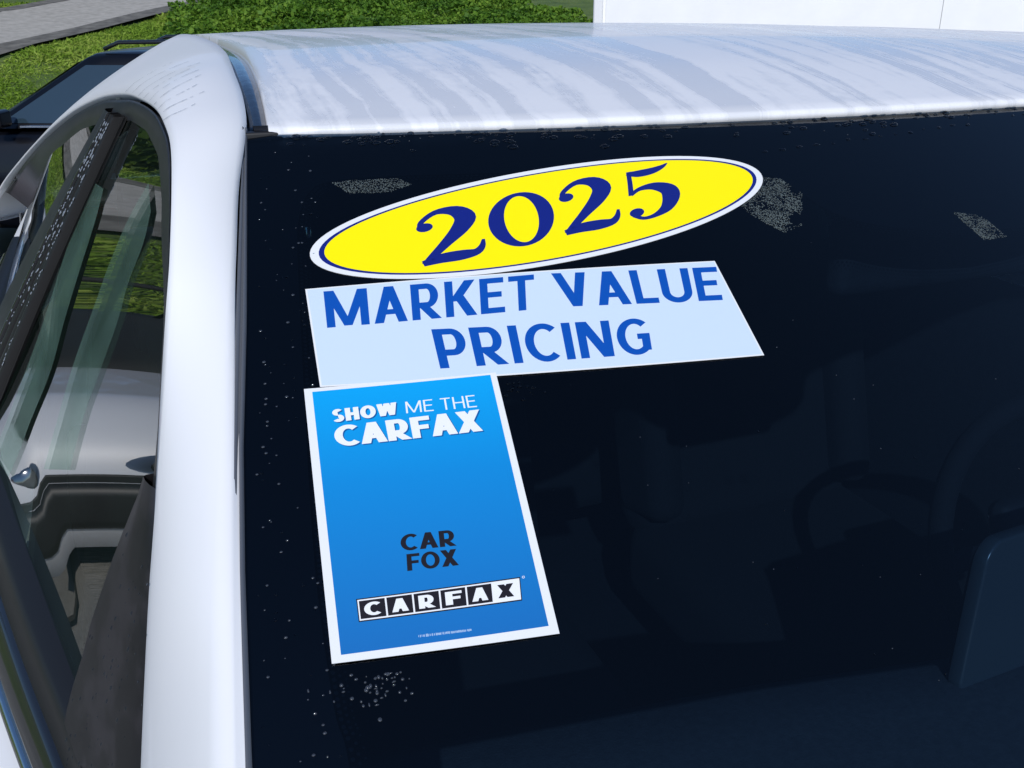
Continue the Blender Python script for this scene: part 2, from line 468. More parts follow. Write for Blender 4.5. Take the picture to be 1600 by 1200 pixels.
# roof with its front lip
DITR = [(-.604,-.004,1.603),(-.5955,.07,1.6186),(-.5877,.16,1.6333),(-.5788,.3,1.6438),(-.5755,.5,1.6455),(-.572,.8,1.643),(-.568,1.2,1.629),(-.565,1.5,1.601),(-.558,1.95,1.533)]
def roof():
    ed = smooth_curve(DITR, 40)
    rows = []
    for i, e in enumerate(ed):
        y0, z0 = e[1], e[2]
        fr = max(0., 1 - (y0+.004)/.5)
        row = []
        for t in np.linspace(-1, 1, 41):
            q = 1 - t*t
            row.append((abs(e[0])*t, y0 - (.055*fr**1.2)*q, z0 + q*(.012*(1-fr**2)) ))
        # rolled edge to the ditch
        row = [(row[0][0]-.001, row[0][1], row[0][2]-.012)] + row + [(row[-1][0]+.001, row[-1][1], row[-1][2]-.012)]
        rows.append(row)
    lip = [[(x, y-.0035, z-.0025) for x, y, z in rows[0]], [(x, y-.004, z-.007) for x, y, z in rows[0]], [(x, y+.004, z-.012) for x, y, z in rows[0]]]
    rows = lip[::-1] + rows
    return sheet('roof_panel', rows, ROOF, CARG, True, (0,0,1))
RP = roof()
def ditch(s):
    a = smooth_curve(DITR, 40); o = smooth_curve([(-.6195,-.004,1.601),(-.612,.07,1.619),(-.607,.16,1.634),(-.598,.3,1.6445),(-.591,.5,1.6465),(-.588,.8,1.644),(-.583,1.2,1.630),(-.58,1.5,1.602),(-.572,1.95,1.535)], 40)
    rows = []
    for p, q in zip(o, a):
        rows.append(mx([p+np.array([-.004,0,-.016]), p+np.array([.002,0,-.0065]), (p+q)/2+np.array([0,0,-.0050]), q+np.array([-.002,0,-.0065]), q+np.array([.003,0,-.016])], s))
    d = sheet('roof_ditch_strip', rows, NAVYSTRIP, CARG, True, (0,0,1))
    x = -.609 if s < 0 else .609
    box('strip_end_clip', (x, -.004, 1.596), (.030,.010,.007), RUBBER, d, .002)
for s in (-1, 1): ditch(s)

# windshield, frit and gaskets
def windshield():
    rows = []
    for w in np.linspace(-.004, .98, 60):
        e = edge(max(w,0)); rows.append([wpt(x, w) for x in np.linspace(-e, e, 61)])
    g = sheet('windshield', rows, WINDSHIELD, CARG, True, (0,-.4,.8))
    inner = [(-.700,.90),(-.668,.62),(-.6553,.503),(-.6557,.4707),(-.6496,.3988),(-.6372,.3132),(-.6205,.2086),(-.6081,.1339),(-.6002,.0997),(-.5889,.0747),(-.5723,.0622),(-.5283,.0581),(-.4281,.0603),(-.3211,.065),(-.2205,.0767),(-.1956,.0987),(-.1817,.1276),(-.1569,.1481),(-.1147,.1618),(-.06,.1699),(0,.1735)]
    outer = []
    for i, (x, w) in enumerate(inner):
        if i <= 8: outer.append((-edge(w)+.001, w))
        elif i == 9: outer.append((-.619, .0))
        elif i == 10: outer.append((-.600, 0))
        else: outer.append((x, 0))
    I = smooth_curve(inner, 120); O = smooth_curve(outer, 120)
    rows = []
    for a, o in zip(I, O): rows.append([wpt(o[0]*(1-t)+a[0]*t, o[1]*(1-t)+a[1]*t, -.004) for t in np.linspace(0,1,7)])
    left = rows; right = [[(-p[0],p[1],p[2]) for p in r] for r in rows[::-1][1:]]
    sheet('frit_band', left+right, FRIT, g, True, (0,-.4,.8))
    # halftone dots fading out of the frit band
    V, Fc = [], []
    def dot(x, w, r):
        b = len(V)
        for k in range(6): V.append(wpt(x+r*cos(k*pi/3), w+r*sin(k*pi/3), -.0042))
        Fc.append(tuple(range(b, b+6)))
    for i in range(12, 119):
        a = np.array(I[i]); b_ = np.array(I[min(i+1,119)]); t = b_-a; L = np.linalg.norm(t)
        if L < 1e-5: continue
        nrm = np.array([-t[1], t[0]])/L
        if nrm@(np.array([-.2,.35])-a) < 0: nrm = -nrm
        m_ = max(1, int(L/.0032))
        for j in range(m_):
            for k in range(3):
                q = a + t*(j+.5*(k%2))/m_ + nrm*(.0022+.0030*k); dot(q[0], q[1], .0012-.0003*k); dot(-q[0], q[1], .0012-.0003*k)
    mesh('frit_dots', V, Fc, FRIT, g)
    # top seal under the roof lip
    rows = []
    for x in np.linspace(-.615,.615,60): rows.append([wpt(x, -.006, -.004), wpt(x, -.003, .0022), wpt(x, .002, .0012)])
    sheet('top_seal', rows, RUBBER, g, True, (0,-.4,.8))
    for s in (-1, 1):
        rows = []
        for w in np.linspace(.0, .96, 60):
            e = edge(w); p = pan(w); d = p-e
            f_ = lambda t, h: wpt(s*(e+d*t), w, h)
            if d < .004: d = .004
            rows.append([f_(-.10,.0008), f_(.05,.0028), f_(.22,.0034), f_(.30,.0022), f_(.36,.0010), f_(.50,.0030), f_(.72,.0042), f_(.9,.003), f_(1.08,-.006)])
        sheet('edge_gasket', rows, GASKET, g, True, (0,-.4,.8))
    return g
WS = windshield()

# side glass, surrounds, pillar cover, sail
def sp(y, z, off, s):
    x = xside(y, z, off); return (x if s < 0 else -x, y, z)
def gx(y, z):
    w = (1.60-z)/.34; t = -.670-.086*y; b = -.805-.19*y
    return t + (b-t)*w - (.02*w*(1-w) if 0 < w < 1 else 0)
GF = [(.33,1.574),(.295,1.581),(.255,1.588),(.144,1.591),(.055,1.583),(-.023,1.561),(-.086,1.528),(-.132,1.495),(-.163,1.462),(-.191,1.430),(-.200,1.409)]
FZ = [1.10,1.33,1.40,1.43,1.462,1.495,1.528,1.561,1.583,1.591]
FY = [-.25,-.25,-.24,-.215,-.185,-.152,-.106,-.043,.035,.12]
def side_glass(s):
    rows = []
    for z in np.linspace(1.10, 1.594, 40):
        y0 = interp(z, FZ, FY); rows.append([(gx(y,z) if s < 0 else -gx(y,z), y, z) for y in np.linspace(y0, .40, 30)])
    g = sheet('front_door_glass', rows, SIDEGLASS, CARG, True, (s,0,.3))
    rows = []
    for y in np.linspace(.36, 1.70, 30):
        zt = interp(y, [.323,.517,.758,1.208,1.5,1.75], [1.60,1.575,1.533,1.44,1.33,1.22])
        rows.append([sp(y, z, -.012, s) for z in np.linspace(1.10, zt, 16)])
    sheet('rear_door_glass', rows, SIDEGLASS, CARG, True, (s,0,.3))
    # surround: from the body opening in to the glass
    A = smooth_curve(ARCH[2:18], 80)
    rows = []
    RI = [(1.75,1.22),(1.46,1.33),(1.15,1.41),(.836,1.488),(.647,1.535),(.50,1.558),(.33,1.572)]
    inn = [(y, z) for y, z in RI] + GF[1:] + [(-.213,1.34),(-.225,1.27)]
    inn3 = [np.array([ (gx(y,z) if y < .36 else xside(y,z,-.012)) - .003, y, z]) for y, z in inn]
    # match by arc length
    def resample(P, n):
        P = np.array(P); d = np.concatenate([[0], np.cumsum(np.linalg.norm(np.diff(P,axis=0),axis=1))])
        t = np.linspace(0, d[-1], n); return np.stack([np.interp(t, d, P[:,k]) for k in range(3)], -1)
    key = [np.argmin(np.abs(np.array([a[1] for a in A])-.323)), len(A)-1]
    I = np.concatenate([resample(inn3[:7], key[0]+1)[:-1], resample(inn3[6:], len(A)-key[0])])
    Oc = smooth_curve(OUT[2:18], 80)
    for q, (a, i, oo) in enumerate(zip(A, I, Oc)):
        q0, q1 = max(q-2,0), min(q+2,79)
        a = np.array(a); d = i-a; out, ch, Lc = outward(a, oo, (A[q1]+Oc[q1])-(A[q0]+Oc[q0]))
        pr = [a + ch/Lc*.006 - out*.016, a + d*.02 - out*.014, a + d*.10 - out*.012, a + d*.14 - out*.003, a + d*.30 - out*.0015, a + d*.55 + out*.0005, a + d*.85 - out*.0005, a + d*.94 - out*.003, i + (i-a)*.03 - out*.003, i + d*.05 - out*.012]
        rows.append(mx(pr, s))
    sheet('window_surround', rows, FRAME, CARG, True, (s,0,.4))
    # pillar cover between the doors
    def L(z): return interp(z, [1.12,1.294,1.578,1.61], [.82,.645,.368,.337])
    def R(z): return interp(z, [1.12,1.27,1.584,1.61], [.45,.39,.267,.257])
    zs = np.linspace(1.12, 1.586, 30)
    rows = [[sp(R(z)+(L(z)-R(z))*t, z, o, s) for t, o in ((.50,-.004),(.51,.003),(.54,.006),(.66,.0065),(.80,.0065),(.94,.006),(.985,.003),(1,-.014))] for z in zs]
    c = sheet('pillar_cover', rows, FRAME, CARG, True, (s,0,.4))
    for t0, t1, o in ((.02,.10,.004),(.15,.24,.002),(.29,.38,.003),(.42,.485,.005)):
        rows = [[sp(R(z)+(L(z)-R(z))*(t0+(t1-t0)*k), z, o+h, s) for k, h in ((0,-.012),(.1,0),(.35,.003),(.65,.003),(.9,0),(1,-.012))] for z in zs]
        sheet('weatherstrip', rows, BLACKG if o == .005 else RUBBER, c, True, (s,0,.4))
    rows = [[sp(R(z)+(L(z)-R(z))*t, z, -.004, s) for t in (0,.25,.5)] for z in zs]
    sheet('pillar_channel', rows, GAP, c, True, (s,0,.4))
    # sail panel ahead of the glass
    def fr(z): return interp(z, [1.12,1.154,1.199,1.229,1.287,1.337,1.366,1.409], [-.135,-.135,-.133,-.135,-.146,-.165,-.178,-.2])
    Az = [a[2] for a in A][::-1]
    def bk(z): return interp(z, [1.12,1.18,1.264,1.373,1.438], [-.42,-.36,-.289,-.252,-.213])
    rows = []
    for z in np.linspace(1.13, 1.416, 24):
        a, b = fr(z), bk(z)
        rows.append([sp(a+(b-a)*t, z, o, s) for t, o in ((0,-.014),(.02,-.001),(.06,.0015),(.3,.002),(.6,.001),(.82,-.001),(.93,-.005),(1.0,-.014))])
    sheet('mirror_sail', rows, SAIL, CARG, True, (s,-.2,.4))
    # belt mouldings and door
    def belt(y): return interp(y, [-.6,-.138,.162,.7,1.6], [1.19,1.205,1.206,1.21,1.28])
    ys = np.linspace(-.52, 1.30, 50)
    def band(name, prof, m):
        rows = [[sp(y, belt(y)+dz, o, s) for dz, o in prof] for y in ys]
        return sheet(name, rows, m, CARG, True, (s,0,.6))
    band('glass_run_seal', ((.002,-.018),(.002,.000),(-.006,.002),(-.024,.003),(-.026,-.01)), RUBBER)
    band('belt_moulding', ((-.025,-.006),(-.026,.004),(-.030,.008),(-.048,.011),(-.056,.010),(-.058,-.004)), BLACKG)
    band('chrome_bead', ((-.058,-.004),(-.059,.010),(-.063,.0125),(-.067,.011),(-.069,-.004)), CHROME)
    rows = []
    for y in np.linspace(-.62, 1.9, 56):
        zb_ = belt(y); tx = abs(xside(y, zb_-.07, .008)); lim = interp(y, [-.62,-.15,2], [.765,.80,.80]); tx = max(tx, lim) if y < 0 else tx
        bx = max(.945, tx+.012)
        rows.append([(s*(tx-.014), y, zb_-.070), (s*tx, y, zb_-.071), (s*(tx+(bx-tx)*.18), y, zb_-.080), (s*(tx+(bx-tx)*.5), y, zb_-.105), (s*(tx+(bx-tx)*.85), y, zb_-.155), (s*bx, y, zb_-.23), (s*(bx+.002), y, zb_-.36), (s*(bx-.006), y, .70)])
    d_ = sheet('door_skin', rows, WHITE, CARG, True, (s,0,.4))
    for yy in (.42, -.60, 1.62):
        x_ = s*(.9475+.0)
        box('shut_line', (x_, yy, .90), (.006,.005,.36), GAP, d_)
    for yy in (.24, 1.42): box('door_handle', (s*.962, yy, .985), (.028,.17,.028), WHITE, d_, .009)
CHROME = mat('chrome', (.55,.56,.58), .14, 1.0)
for s in (-1, 1): side_glass(s)

# lower body, nose and tail of the white car
def lower_body():
    st = [(-2.05,.62,.66),(-1.95,.78,.80),(-1.7,.86,.92),(-1.3,.90,.99),(-.95,.915,1.06),(-.6,.925,1.10),(0,.93,1.02),(.6,.945,1.0),(1.2,.95,1.0),(1.75,.94,1.06),(2.3,.92,1.12),(2.55,.86,1.10),(2.62,.80,1.0)]
    xs_ = [a[0] for a in st]; rows = []
    for y in np.linspace(-2.05, 2.62, 60):
        hw = interp(y, xs_, [a[1] for a in st]); zt = interp(y, xs_, [a[2] for a in st]); zb = .24
        half = [(0,zb),(hw*.85,zb),(hw*.96,zb+.06),(hw,.48),(hw*1.0,zt-.22),(hw*.985,zt-.1),(hw*.955,zt-.02)]
        ring = [(-x,y,z) for x, z in half[::-1]] + [(x,y,z) for x, z in half[1:]]
        rows.append(ring)
    v, f = grid(rows); n = len(rows[0])
    f.append(tuple(range(n))); f.append(tuple(range(len(v)-n, len(v)))[::-1])
    mesh('lower_body', v, f, WHITE, CARG)
    rows = []
    for y in np.linspace(-2.0, -.93, 20):
        hw = interp(y, xs_, [a[1] for a in st])*.955; zt = interp(y, xs_, [a[2] for a in st])-.02
        rows.append([(hw*t, y, zt + .035*(1-t*t) + .012*exp(-((abs(t)-.7)/.12)**2)) for t in np.linspace(-1,1,25)])
    sheet('hood', rows, WHITE, CARG, True, (0,0,1))
    rows = [[(.78*t, -1.0-.05*(1-t*t)+k*.16, 1.075-.02*k+.03*(1-t*t)) for t in np.linspace(-1,1,21)] for k in (0,1)]
    sheet('cowl', rows, RUBBER, CARG, True, (0,0,1))
    # tailgate glass and tail
    rows = [[(.60*t*(1+.25*k), 1.93+.5*k+.02*(1-t*t), 1.53-.36*k) for t in np.linspace(-1,1,15)] for k in np.linspace(0,1,8)]
    sheet('rear_glass', rows, REARGLASS, CARG, True, (0,.6,.6))
    rows = [[(.92*t, 2.40+.2*k, 1.18-.10*k) for t in np.linspace(-1,1,9)] for k in (0,1)]
    sheet('tail_shelf', rows, WHITE, CARG, True, (0,.2,1))
    for s in (-1,1):
        sheet('fender', [[(s*(.765+(.93-.765)*k**.7 - .02*max(0,-.8-y)), y, 1.115-.05*k-.10*k**3+.05*(y+.62)) for k in np.linspace(0,1,10)] for y in np.linspace(-1.05,-.615,12)], WHITE, CARG, True, (s,-.2,.5))
        sheet('quarter_panel', [[(s*((1.005-.04*k) - .10*((y-1.9)/.6)**2), y, .85+(interp(y,[1.85,2.0,2.5],[1.20,1.17,1.12])-.85)*k) for k in np.linspace(0,1,8)] for y in np.linspace(1.88,2.52,14)], WHITE, CARG, True, (s,0,.2))
        for y in (-1.3, 1.72): wheel(CARG, (s*.86, y, .33-.03*y*.3), .33, s)
        ml = box('door_mirror', (s*1.03, -.56, 1.03), (.19,.10,.13), WHITE, CARG, .03)
        box('mirror_arm', (s*.91, -.53, 1.0), (.10,.05,.03), RUBBER, CARG, .01)
        lamp = box('headlight', (s*.63, -1.95, .76), (.30,.14,.12), GLASSL, CARG, .04, (0,0,s*-.5))
        box('tail_light', (s*.80, 2.50, .98), (.14,.16,.22), REDL, CARG, .04)
    box('grille', (0,-2.035,.58), (.85,.06,.16), BLACKG, CARG, .02)
GLASSL = mat('lamp_lens', (.5,.52,.55), .08, coat=1.)
REDL = mat('red_lens', (.45,.012,.010), .15, coat=1.)
TYRE = noisy('tyre_rubber', (.018,.018,.018), (.03,.03,.03), 40, .85)
ALLOY = mat('alloy_rim', (.45,.46,.48), .3, .9)
def wheel(parent, loc, r, s):
    w = .20
    t = lathe('wheel', [(r*.62,-w/2*.9),(r*.9,-w/2),(r,-w/2*.7),(r,w/2*.7),(r*.9,w/2),(r*.62,w/2*.9)], TYRE, parent, 28, 'y')
    t.location = loc
    if parent is CARG: t.rotation_euler = (0,0,pi/2)
    rows = []
    d = lathe('rim', [(.0,.07),(r*.16,.075),(r*.18,.05),(r*.5,.045),(r*.6,.08),(r*.64,.085),(r*.64,.02),(0.0,.02)], ALLOY, t, 28, 'y')
    d.scale = (1, (-s if parent is CARG else s), 1)
    for k in range(5):
        a = 2*pi*k/5
        b = box('spoke', (cos(a)*r*.38, (-s if parent is CARG else s)*.068, sin(a)*r*.38), (r*.5,.03,.06), ALLOY, t, .008, (0,-a,0))
lower_body()

# cabin
def cabin():
    box('floor_pan', (0,.7,.34), (1.7,3.4,.04), INT, CARG)
    rows = [[(.60*t, y, 1.60+interp(y,[0,.3,.8,1.5,1.9],[-.022,.008,.012,-.03,-.10])+.01*(1-t*t)) for t in np.linspace(-1,1,17)] for y in np.linspace(.015,1.9,20)]
    sheet('headliner', rows, HEADLINER, CARG, True, (0,0,-1), .008)
    # dashboard: deep top that ends in a rolled edge before the passenger
    rows = []
    for t in np.linspace(-1, 1, 41):
        x = .74*t; ye = interp(x, [-.74,-.59,-.2,.12,.5,.74], [-.10,-.09,-.14,-.20,-.22,-.2])
        zt = 1.05
        rows.append([(x, -.93, 1.06), (x, -.70, 1.075), (x, (ye-.7)/2, 1.072), (x, ye-.10, 1.066), (x, ye-.03, 1.058), (x, ye, 1.040), (x, ye+.004, 1.01), (x, ye-.03, .93), (x, ye-.07, .78), (x, ye-.09, .55)])
    sheet('dashboard', rows, DASH, CARG, True, (0,0,1))
    d = rounded_slab('centre_display', (.145,-.215,1.125), .30, .16, .018, .022, DISPLAY, CARG, (radians(80),0,radians(4)))
    sheet('screen', [[(.01+.27*a, -.2045+.0, 1.055+.14*b) for a in (0,1)] for b in (0,1)], BLACKG, CARG, False, (0,1,0))
    for x in (-.37, .37):
        st = empty('front_seat'); st.parent = CARG
        seat(st, x, .42)
    b = empty('rear_bench'); b.parent = CARG
    box('cushion', (0,1.22,.66), (1.28,.5,.18), SEAT, b, .05)
    box('backrest', (0,1.52,.98), (1.30,.16,.62), SEAT, b, .05, (radians(-18),0,0))
    for x in (-.38,.38): box('headrest', (x,1.62,1.36), (.27,.10,.17), SEAT, b, .035, (radians(-14),0,0))
    box('parcel_shelf', (0,1.95,1.08), (1.3,.7,.02), INT, CARG)
    # steering wheel
    w = empty('steering_wheel'); w.parent = CARG
    w.location = (.37,-.02,1.02); w.rotation_euler = (radians(66),0,0)
    V, Fc = [], []
    R_, r_ = .18, .015
    rows = [[((R_+r_*cos(b))*cos(a), (R_+r_*cos(b))*sin(a), r_*sin(b)) for b in np.linspace(0,2*pi,9)[:-1]] for a in np.linspace(0,2*pi,41)]
    v, f = grid(rows, True); mesh('rim', v, f, SEAT, w)
    box('hub', (0,0,0), (.17,.13,.04), INT, w, .02)
    for a in (0, pi, -pi/2): box('spoke', (.12*cos(a),.12*sin(a),0), (.11,.028,.016), INT, w, .005, (0,0,a))
    for s in (-1,1):
        sheet('door_trim', [[(s*xx, y, z) for xx, z in ((.80,1.20),(.79,1.14),(.74,1.10),(.74,.9),(.70,.86),(.70,.40))] for y in np.linspace(-.6,1.6,16)], INT, CARG, True, (-s,0,0))
        sheet('quarter_trim', [[(s*xx, y, z) for xx, z in ((.70,.40),(.73,.9),(.74,1.1),(.72,1.24))] for y in np.linspace(1.55,2.42,8)], INT, CARG, True, (-s,0,0))
        sheet('pillar_trim', [[(s*(edge(w)+.004*k), wpt(edge(w),w)[1]+.01, wpt(edge(w),w)[2]-.012-.05*k) for k in (0,1)] for w in np.linspace(0,.9,20)], INT, CARG, True, (-s,0,0))
    mirror = empty('rear_view_mirror'); mirror.parent = CARG
    box('housing', (.0,-.105,1.475), (.25,.03,.075), INT, mirror, .014)
    box('stem', (.0,-.13,1.52), (.03,.03,.05), INT, mirror, .006)
def rounded_slab(name, c, w, h, t, r, m, parent, rot):
    P = []
    for cx, cy, a0 in ((w/2-r,h/2-r,0),(-w/2+r,h/2-r,pi/2),(-w/2+r,-h/2+r,pi),(w/2-r,-h/2+r,1.5*pi)):
        for k in range(7): a = a0+pi/2*k/6; P.append((cx+r*cos(a), cy+r*sin(a)))
    P = [(x*(1-.9*(y/h)*.30) - .10*(y/h)*0, y) for x, y in P]          # wider at the foot
    n = len(P); e = .003
    rings = [[(x*(1-e*2/w), y*(1-e*2/h), t/2) for x, y in P], [(x,y,t/2-e) for x, y in P], [(x,y,-t/2+e) for x, y in P], [(x*(1-e*2/w), y*(1-e*2/h), -t/2) for x, y in P]]
    v, f = grid(rings, True); f = [tuple(reversed(q)) for q in f]
    f.append(tuple(range(n))); f.append(tuple(range(3*n,4*n))[::-1])
    o = mesh(name, v, f, m, parent); o.location = c; o.rotation_euler = rot
    o.modifiers.new('wn', 'WEIGHTED_NORMAL'); return o
def seat(st, x, y):
    box('cushion', (x,y,.66), (.52,.52,.18), SEAT, st, .06)
    box('backrest', (x,y+.32,1.0), (.50,.15,.64), SEAT, st, .06, (radians(-16),0,0))
    for s in (-1,1): box('bolster', (x+s*.22,y+.27,1.0), (.08,.16,.5), SEAT, st, .035, (radians(-16),0,0))
    h = box('headrest', (x,y+.46,1.42), (.27,.11,.18), SEAT, st, .045, (radians(-12),0,0))
    for s in (-1,1): tube('headrest_post', [(x+s*.06,y+.42,1.26),(x+s*.06,y+.45,1.38)], .006, CHROME, st)
cabin()

# ---------------------------------------------------------------- lettering drawn as shapes
def para(x0, y0, x1, y1, h): return [(x0-h/2,y0),(x0+h/2,y0),(x1+h/2,y1),(x1-h/2,y1)]
def rect(x0, y0, x1, y1): return [(x0,y0),(x1,y0),(x1,y1),(x0,y1)]
def arcband(cx, cy, rx, ry, t, a0, a1, n=20, ty=None):
    ty = t if ty is None else ty
    o = [(cx+rx*cos(a), cy+ry*sin(a)) for a in np.linspace(radians(a0),radians(a1),n)]
    i = [(cx+(rx-t)*cos(a), cy+(ry-ty)*sin(a)) for a in np.linspace(radians(a0),radians(a1),n)]
    return [(o[k],o[k+1],i[k+1],i[k]) for k in range(n-1)]
def glyph(c, t):
    """bold sans capitals: returns (list of polygons, width); t = stem width, height 1"""
    h = t*.88
    if c == 'I': return [rect(0,0,t,1)], t
    if c == 'L': return [rect(0,0,t,1), rect(t,0,.5,h)], .5
    if c == 'E': return [rect(0,0,t,1), rect(t,0,.54,h), rect(t,1-h,.53,1), rect(t,.5-h/2+.02,.48,.5+h/2+.02)], .54
    if c == 'F': return [rect(0,0,t,1), rect(t,1-h,.53,1), rect(t,.5-h/2,.48,.5+h/2)], .52
    if c == 'T': return [rect(0,1-h,.58,1), rect(.29-t/2,0,.29+t/2,1-h)], .58
    if c == 'H': return [rect(0,0,t,1), rect(.66-t,0,.66,1), rect(t,.5-h/2,.66-t,.5+h/2)], .66
    if c == 'N':
        return [rect(0,0,t,1), rect(.68-t,0,.68,1), [(0,1),(t*1.25,1),(.68,0),(.68-t*1.25,0)]], .68
    if c == 'M':
        w = .88; a = t*1.15
        return [rect(0,0,t,1), rect(w-t,0,w,1), [(0,1),(a,1),(w/2+a*.42,.02),(w/2-a*.42,.02)], [(w,1),(w-a,1),(w/2-a*.42,.02),(w/2+a*.42,.02)]], w
    if c == 'W':
        w = .98; a = t*1.05
        P = [(a/2,1),(w*.27,0),(w*.5,1),(w*.73,0),(w-a/2,1)]
        return [para(P[k][0],P[k][1],P[k+1][0],P[k+1][1],a) for k in range(4)], w
    if c == 'V':
        w = .68; a = t*1.12; return [para(a/2,1,w/2,0,a), para(w-a/2,1,w/2,0,a)], w
    if c == 'A':
        w = .70; a = t*1.12; return [para(a/2,0,w/2,1,a), para(w-a/2,0,w/2,1,a), rect(.17,.22,w-.17,.22+h*.9)], w
    if c == 'X':
        w = .68; a = t*1.25; return [para(a/2,0,w-a/2,1,a), para(w-a/2,0,a/2,1,a)], w
    if c == 'K':
        w = .66; a = t*1.3; return [rect(0,0,t,1), para(t+.02,.42,w-a/2,1,a), para(t+.12,.56,w-a/2+.02,0,a)], w
    if c == 'U':
        w = .66; return [rect(0,.3,t,1), rect(w-t,.3,w,1)] + arcband(w/2,.3,w/2,.315,t,180,360,20,h), w
    if c in 'PR':
        w = .58; b = .46 if c == 'P' else .47; ry = (1-b+h)/2; cy = 1-ry
        g = [rect(0,0,t,1), rect(t,1-h,w-ry*.72,1), rect(t,1-2*ry,w-ry*.72,1-2*ry+h)] + arcband(w-ry*.72,cy,ry*.72,ry,t,-90,90,16,h)
        if c == 'R': g.append(para(w*.48,1-2*ry+.02,w-t*.35,0,t*1.25)); w += t*.25
        return g, w
    if c == 'O': return arcband(.38,.5,.38,.515,t,0,360,40,h), .76
    if c == 'C': return arcband(.38,.5,.38,.515,t,48,312,30,h), .65
    if c == 'G': return arcband(.38,.5,.38,.515,t,48,308,32,h) + [rect(.42,.42,.68-t,.42+h), rect(.68-t,.10,.68,.42+h)], .70
    if c == 'S':
        r1, r2 = .262, .285
        return arcband(.27,1.01-r1,.255,r1,t*.95,35,270,20,h) + arcband(.27,-.01+r2,.28,r2+.002,t*.95,-150,90,20,h), .56
    return [], .3
def text_polys(s, t, gap=.10, space=.30):
    """polygons of a line of text normalised to the unit square (v down)"""
    x = 0; out = []
    for c in s:
        if c == ' ': x += space; continue
        g, w = glyph(c, t); out += [[(px+x, py) for px, py in p] for p in g]; x += w+gap
    x -= gap
    return [[(px/x, 1-py) for px, py in p] for p in out]
def stroke(pts, n=26):
    """brush stroke with varying width: (x, y, width)"""
    C = smooth_curve(pts, n); L, R_ = [], []
    for i, p in enumerate(C):
        d = C[min(i+1,n-1)][:2]-C[max(i-1,0)][:2]; d /= np.linalg.norm(d)+1e-9; q = np.array([-d[1],d[0]])
        L.append(p[:2]+q*p[2]*.56); R_.append(p[:2]-q*p[2]*.56)
    return [[tuple(L[i]),tuple(L[i+1]),tuple(R_[i+1]),tuple(R_[i])] for i in range(n-1)]
def disc(cx, cy, rx, ry, n=18): return [[(cx+rx*cos(2*pi*k/n), cy+ry*sin(2*pi*k/n)) for k in range(n)]]
def digit(c):
    if c == '2':
        return (stroke([(.075,.70,.05),(.11,.83,.06),(.27,.955,.085),(.46,.91,.16),(.55,.74,.205),(.47,.55,.18),(.30,.34,.12),(.13,.14,.085),(.05,.04,.07)], 34)
                + disc(.125,.71,.085,.082) + stroke([(.03,.055,.09),(.22,.085,.15),(.42,.07,.16),(.58,.07,.11),(.655,.15,.07),(.685,.27,.03)], 22))
    if c == '0':
        o = [(.36+.36*cos(a), .5+.52*sin(a)) for a in np.linspace(0,2*pi,49)]; i = [(.36+.185*cos(a), .5+.45*sin(a)) for a in np.linspace(0,2*pi,49)]
        return [[o[k],o[k+1],i[k+1],i[k]] for k in range(48)]
    if c == '5':
        return (stroke([(.135,.985,.05),(.125,.75,.055),(.105,.49,.06)], 8) + stroke([(.11,.955,.06),(.25,.905,.125),(.42,.90,.12),(.55,.935,.075),(.63,.985,.02)], 20)
                + stroke([(.10,.50,.05),(.22,.585,.07),(.40,.58,.13),(.56,.46,.19),(.585,.30,.205),(.50,.11,.15),(.34,.01,.075),(.19,.0,.055),(.085,.09,.06)], 34) + disc(.125,.135,.09,.085))
def quadmap(Q):
    (ax,ay),(bx,by),(cx,cy),(dx,dy) = Q               # TL TR BR BL in windshield coordinates
    def f(u, v):
        return ((ax*(1-u)+bx*u)*(1-v)+(dx*(1-u)+cx*u)*v, (ay*(1-u)+by*u)*(1-v)+(dy*(1-u)+cy*u)*v)
    return f
def decal_polys(name, polys, fmap, off, m, parent, step=.000004):
    V, Fc = [], []
    for k, p in enumerate(polys):
        b = len(V)
        # each piece a hair above the last where strokes cross
        V += [wpt(*fmap(*q), off + step*(k % 7)) for q in p]; Fc.append(tuple(range(b, b+len(p))))
    o = mesh(name, V, Fc, m, parent, False)
    # face outwards
    me = o.data; me.update(); n = wnorm(-.45)
    fl = [tuple(reversed(p.vertices)) if p.normal.dot(n) < 0 else tuple(p.vertices) for p in me.polygons]
    co = [tuple(v.co) for v in me.vertices]; me2 = bpy.data.meshes.new(name); me2.from_pydata(co, [], fl); me2.materials.append(m); me2.update(); o.data = me2
    bpy.data.meshes.remove(me); return o
def decal_sheet(name, fmap, off, thick, m, parent, nu=24, nv=12, attr=False):
    rows = [[wpt(*fmap(u, v), off) for u in np.linspace(0,1,nu+1)] for v in np.linspace(0,1,nv+1)]
    o = sheet(name, rows, m, parent, False, (0,-.4,.8))
    if attr:
        at = o.data.attributes.new('v', 'FLOAT', 'POINT'); at.data.foreach_set('value', [v for v in np.linspace(0,1,nv+1) for u in range(nu+1)])
    if thick:
        s_ = o.modifiers.new('thickness', 'SOLIDIFY'); s_.thickness = thick; s_.offset = -1
    return o

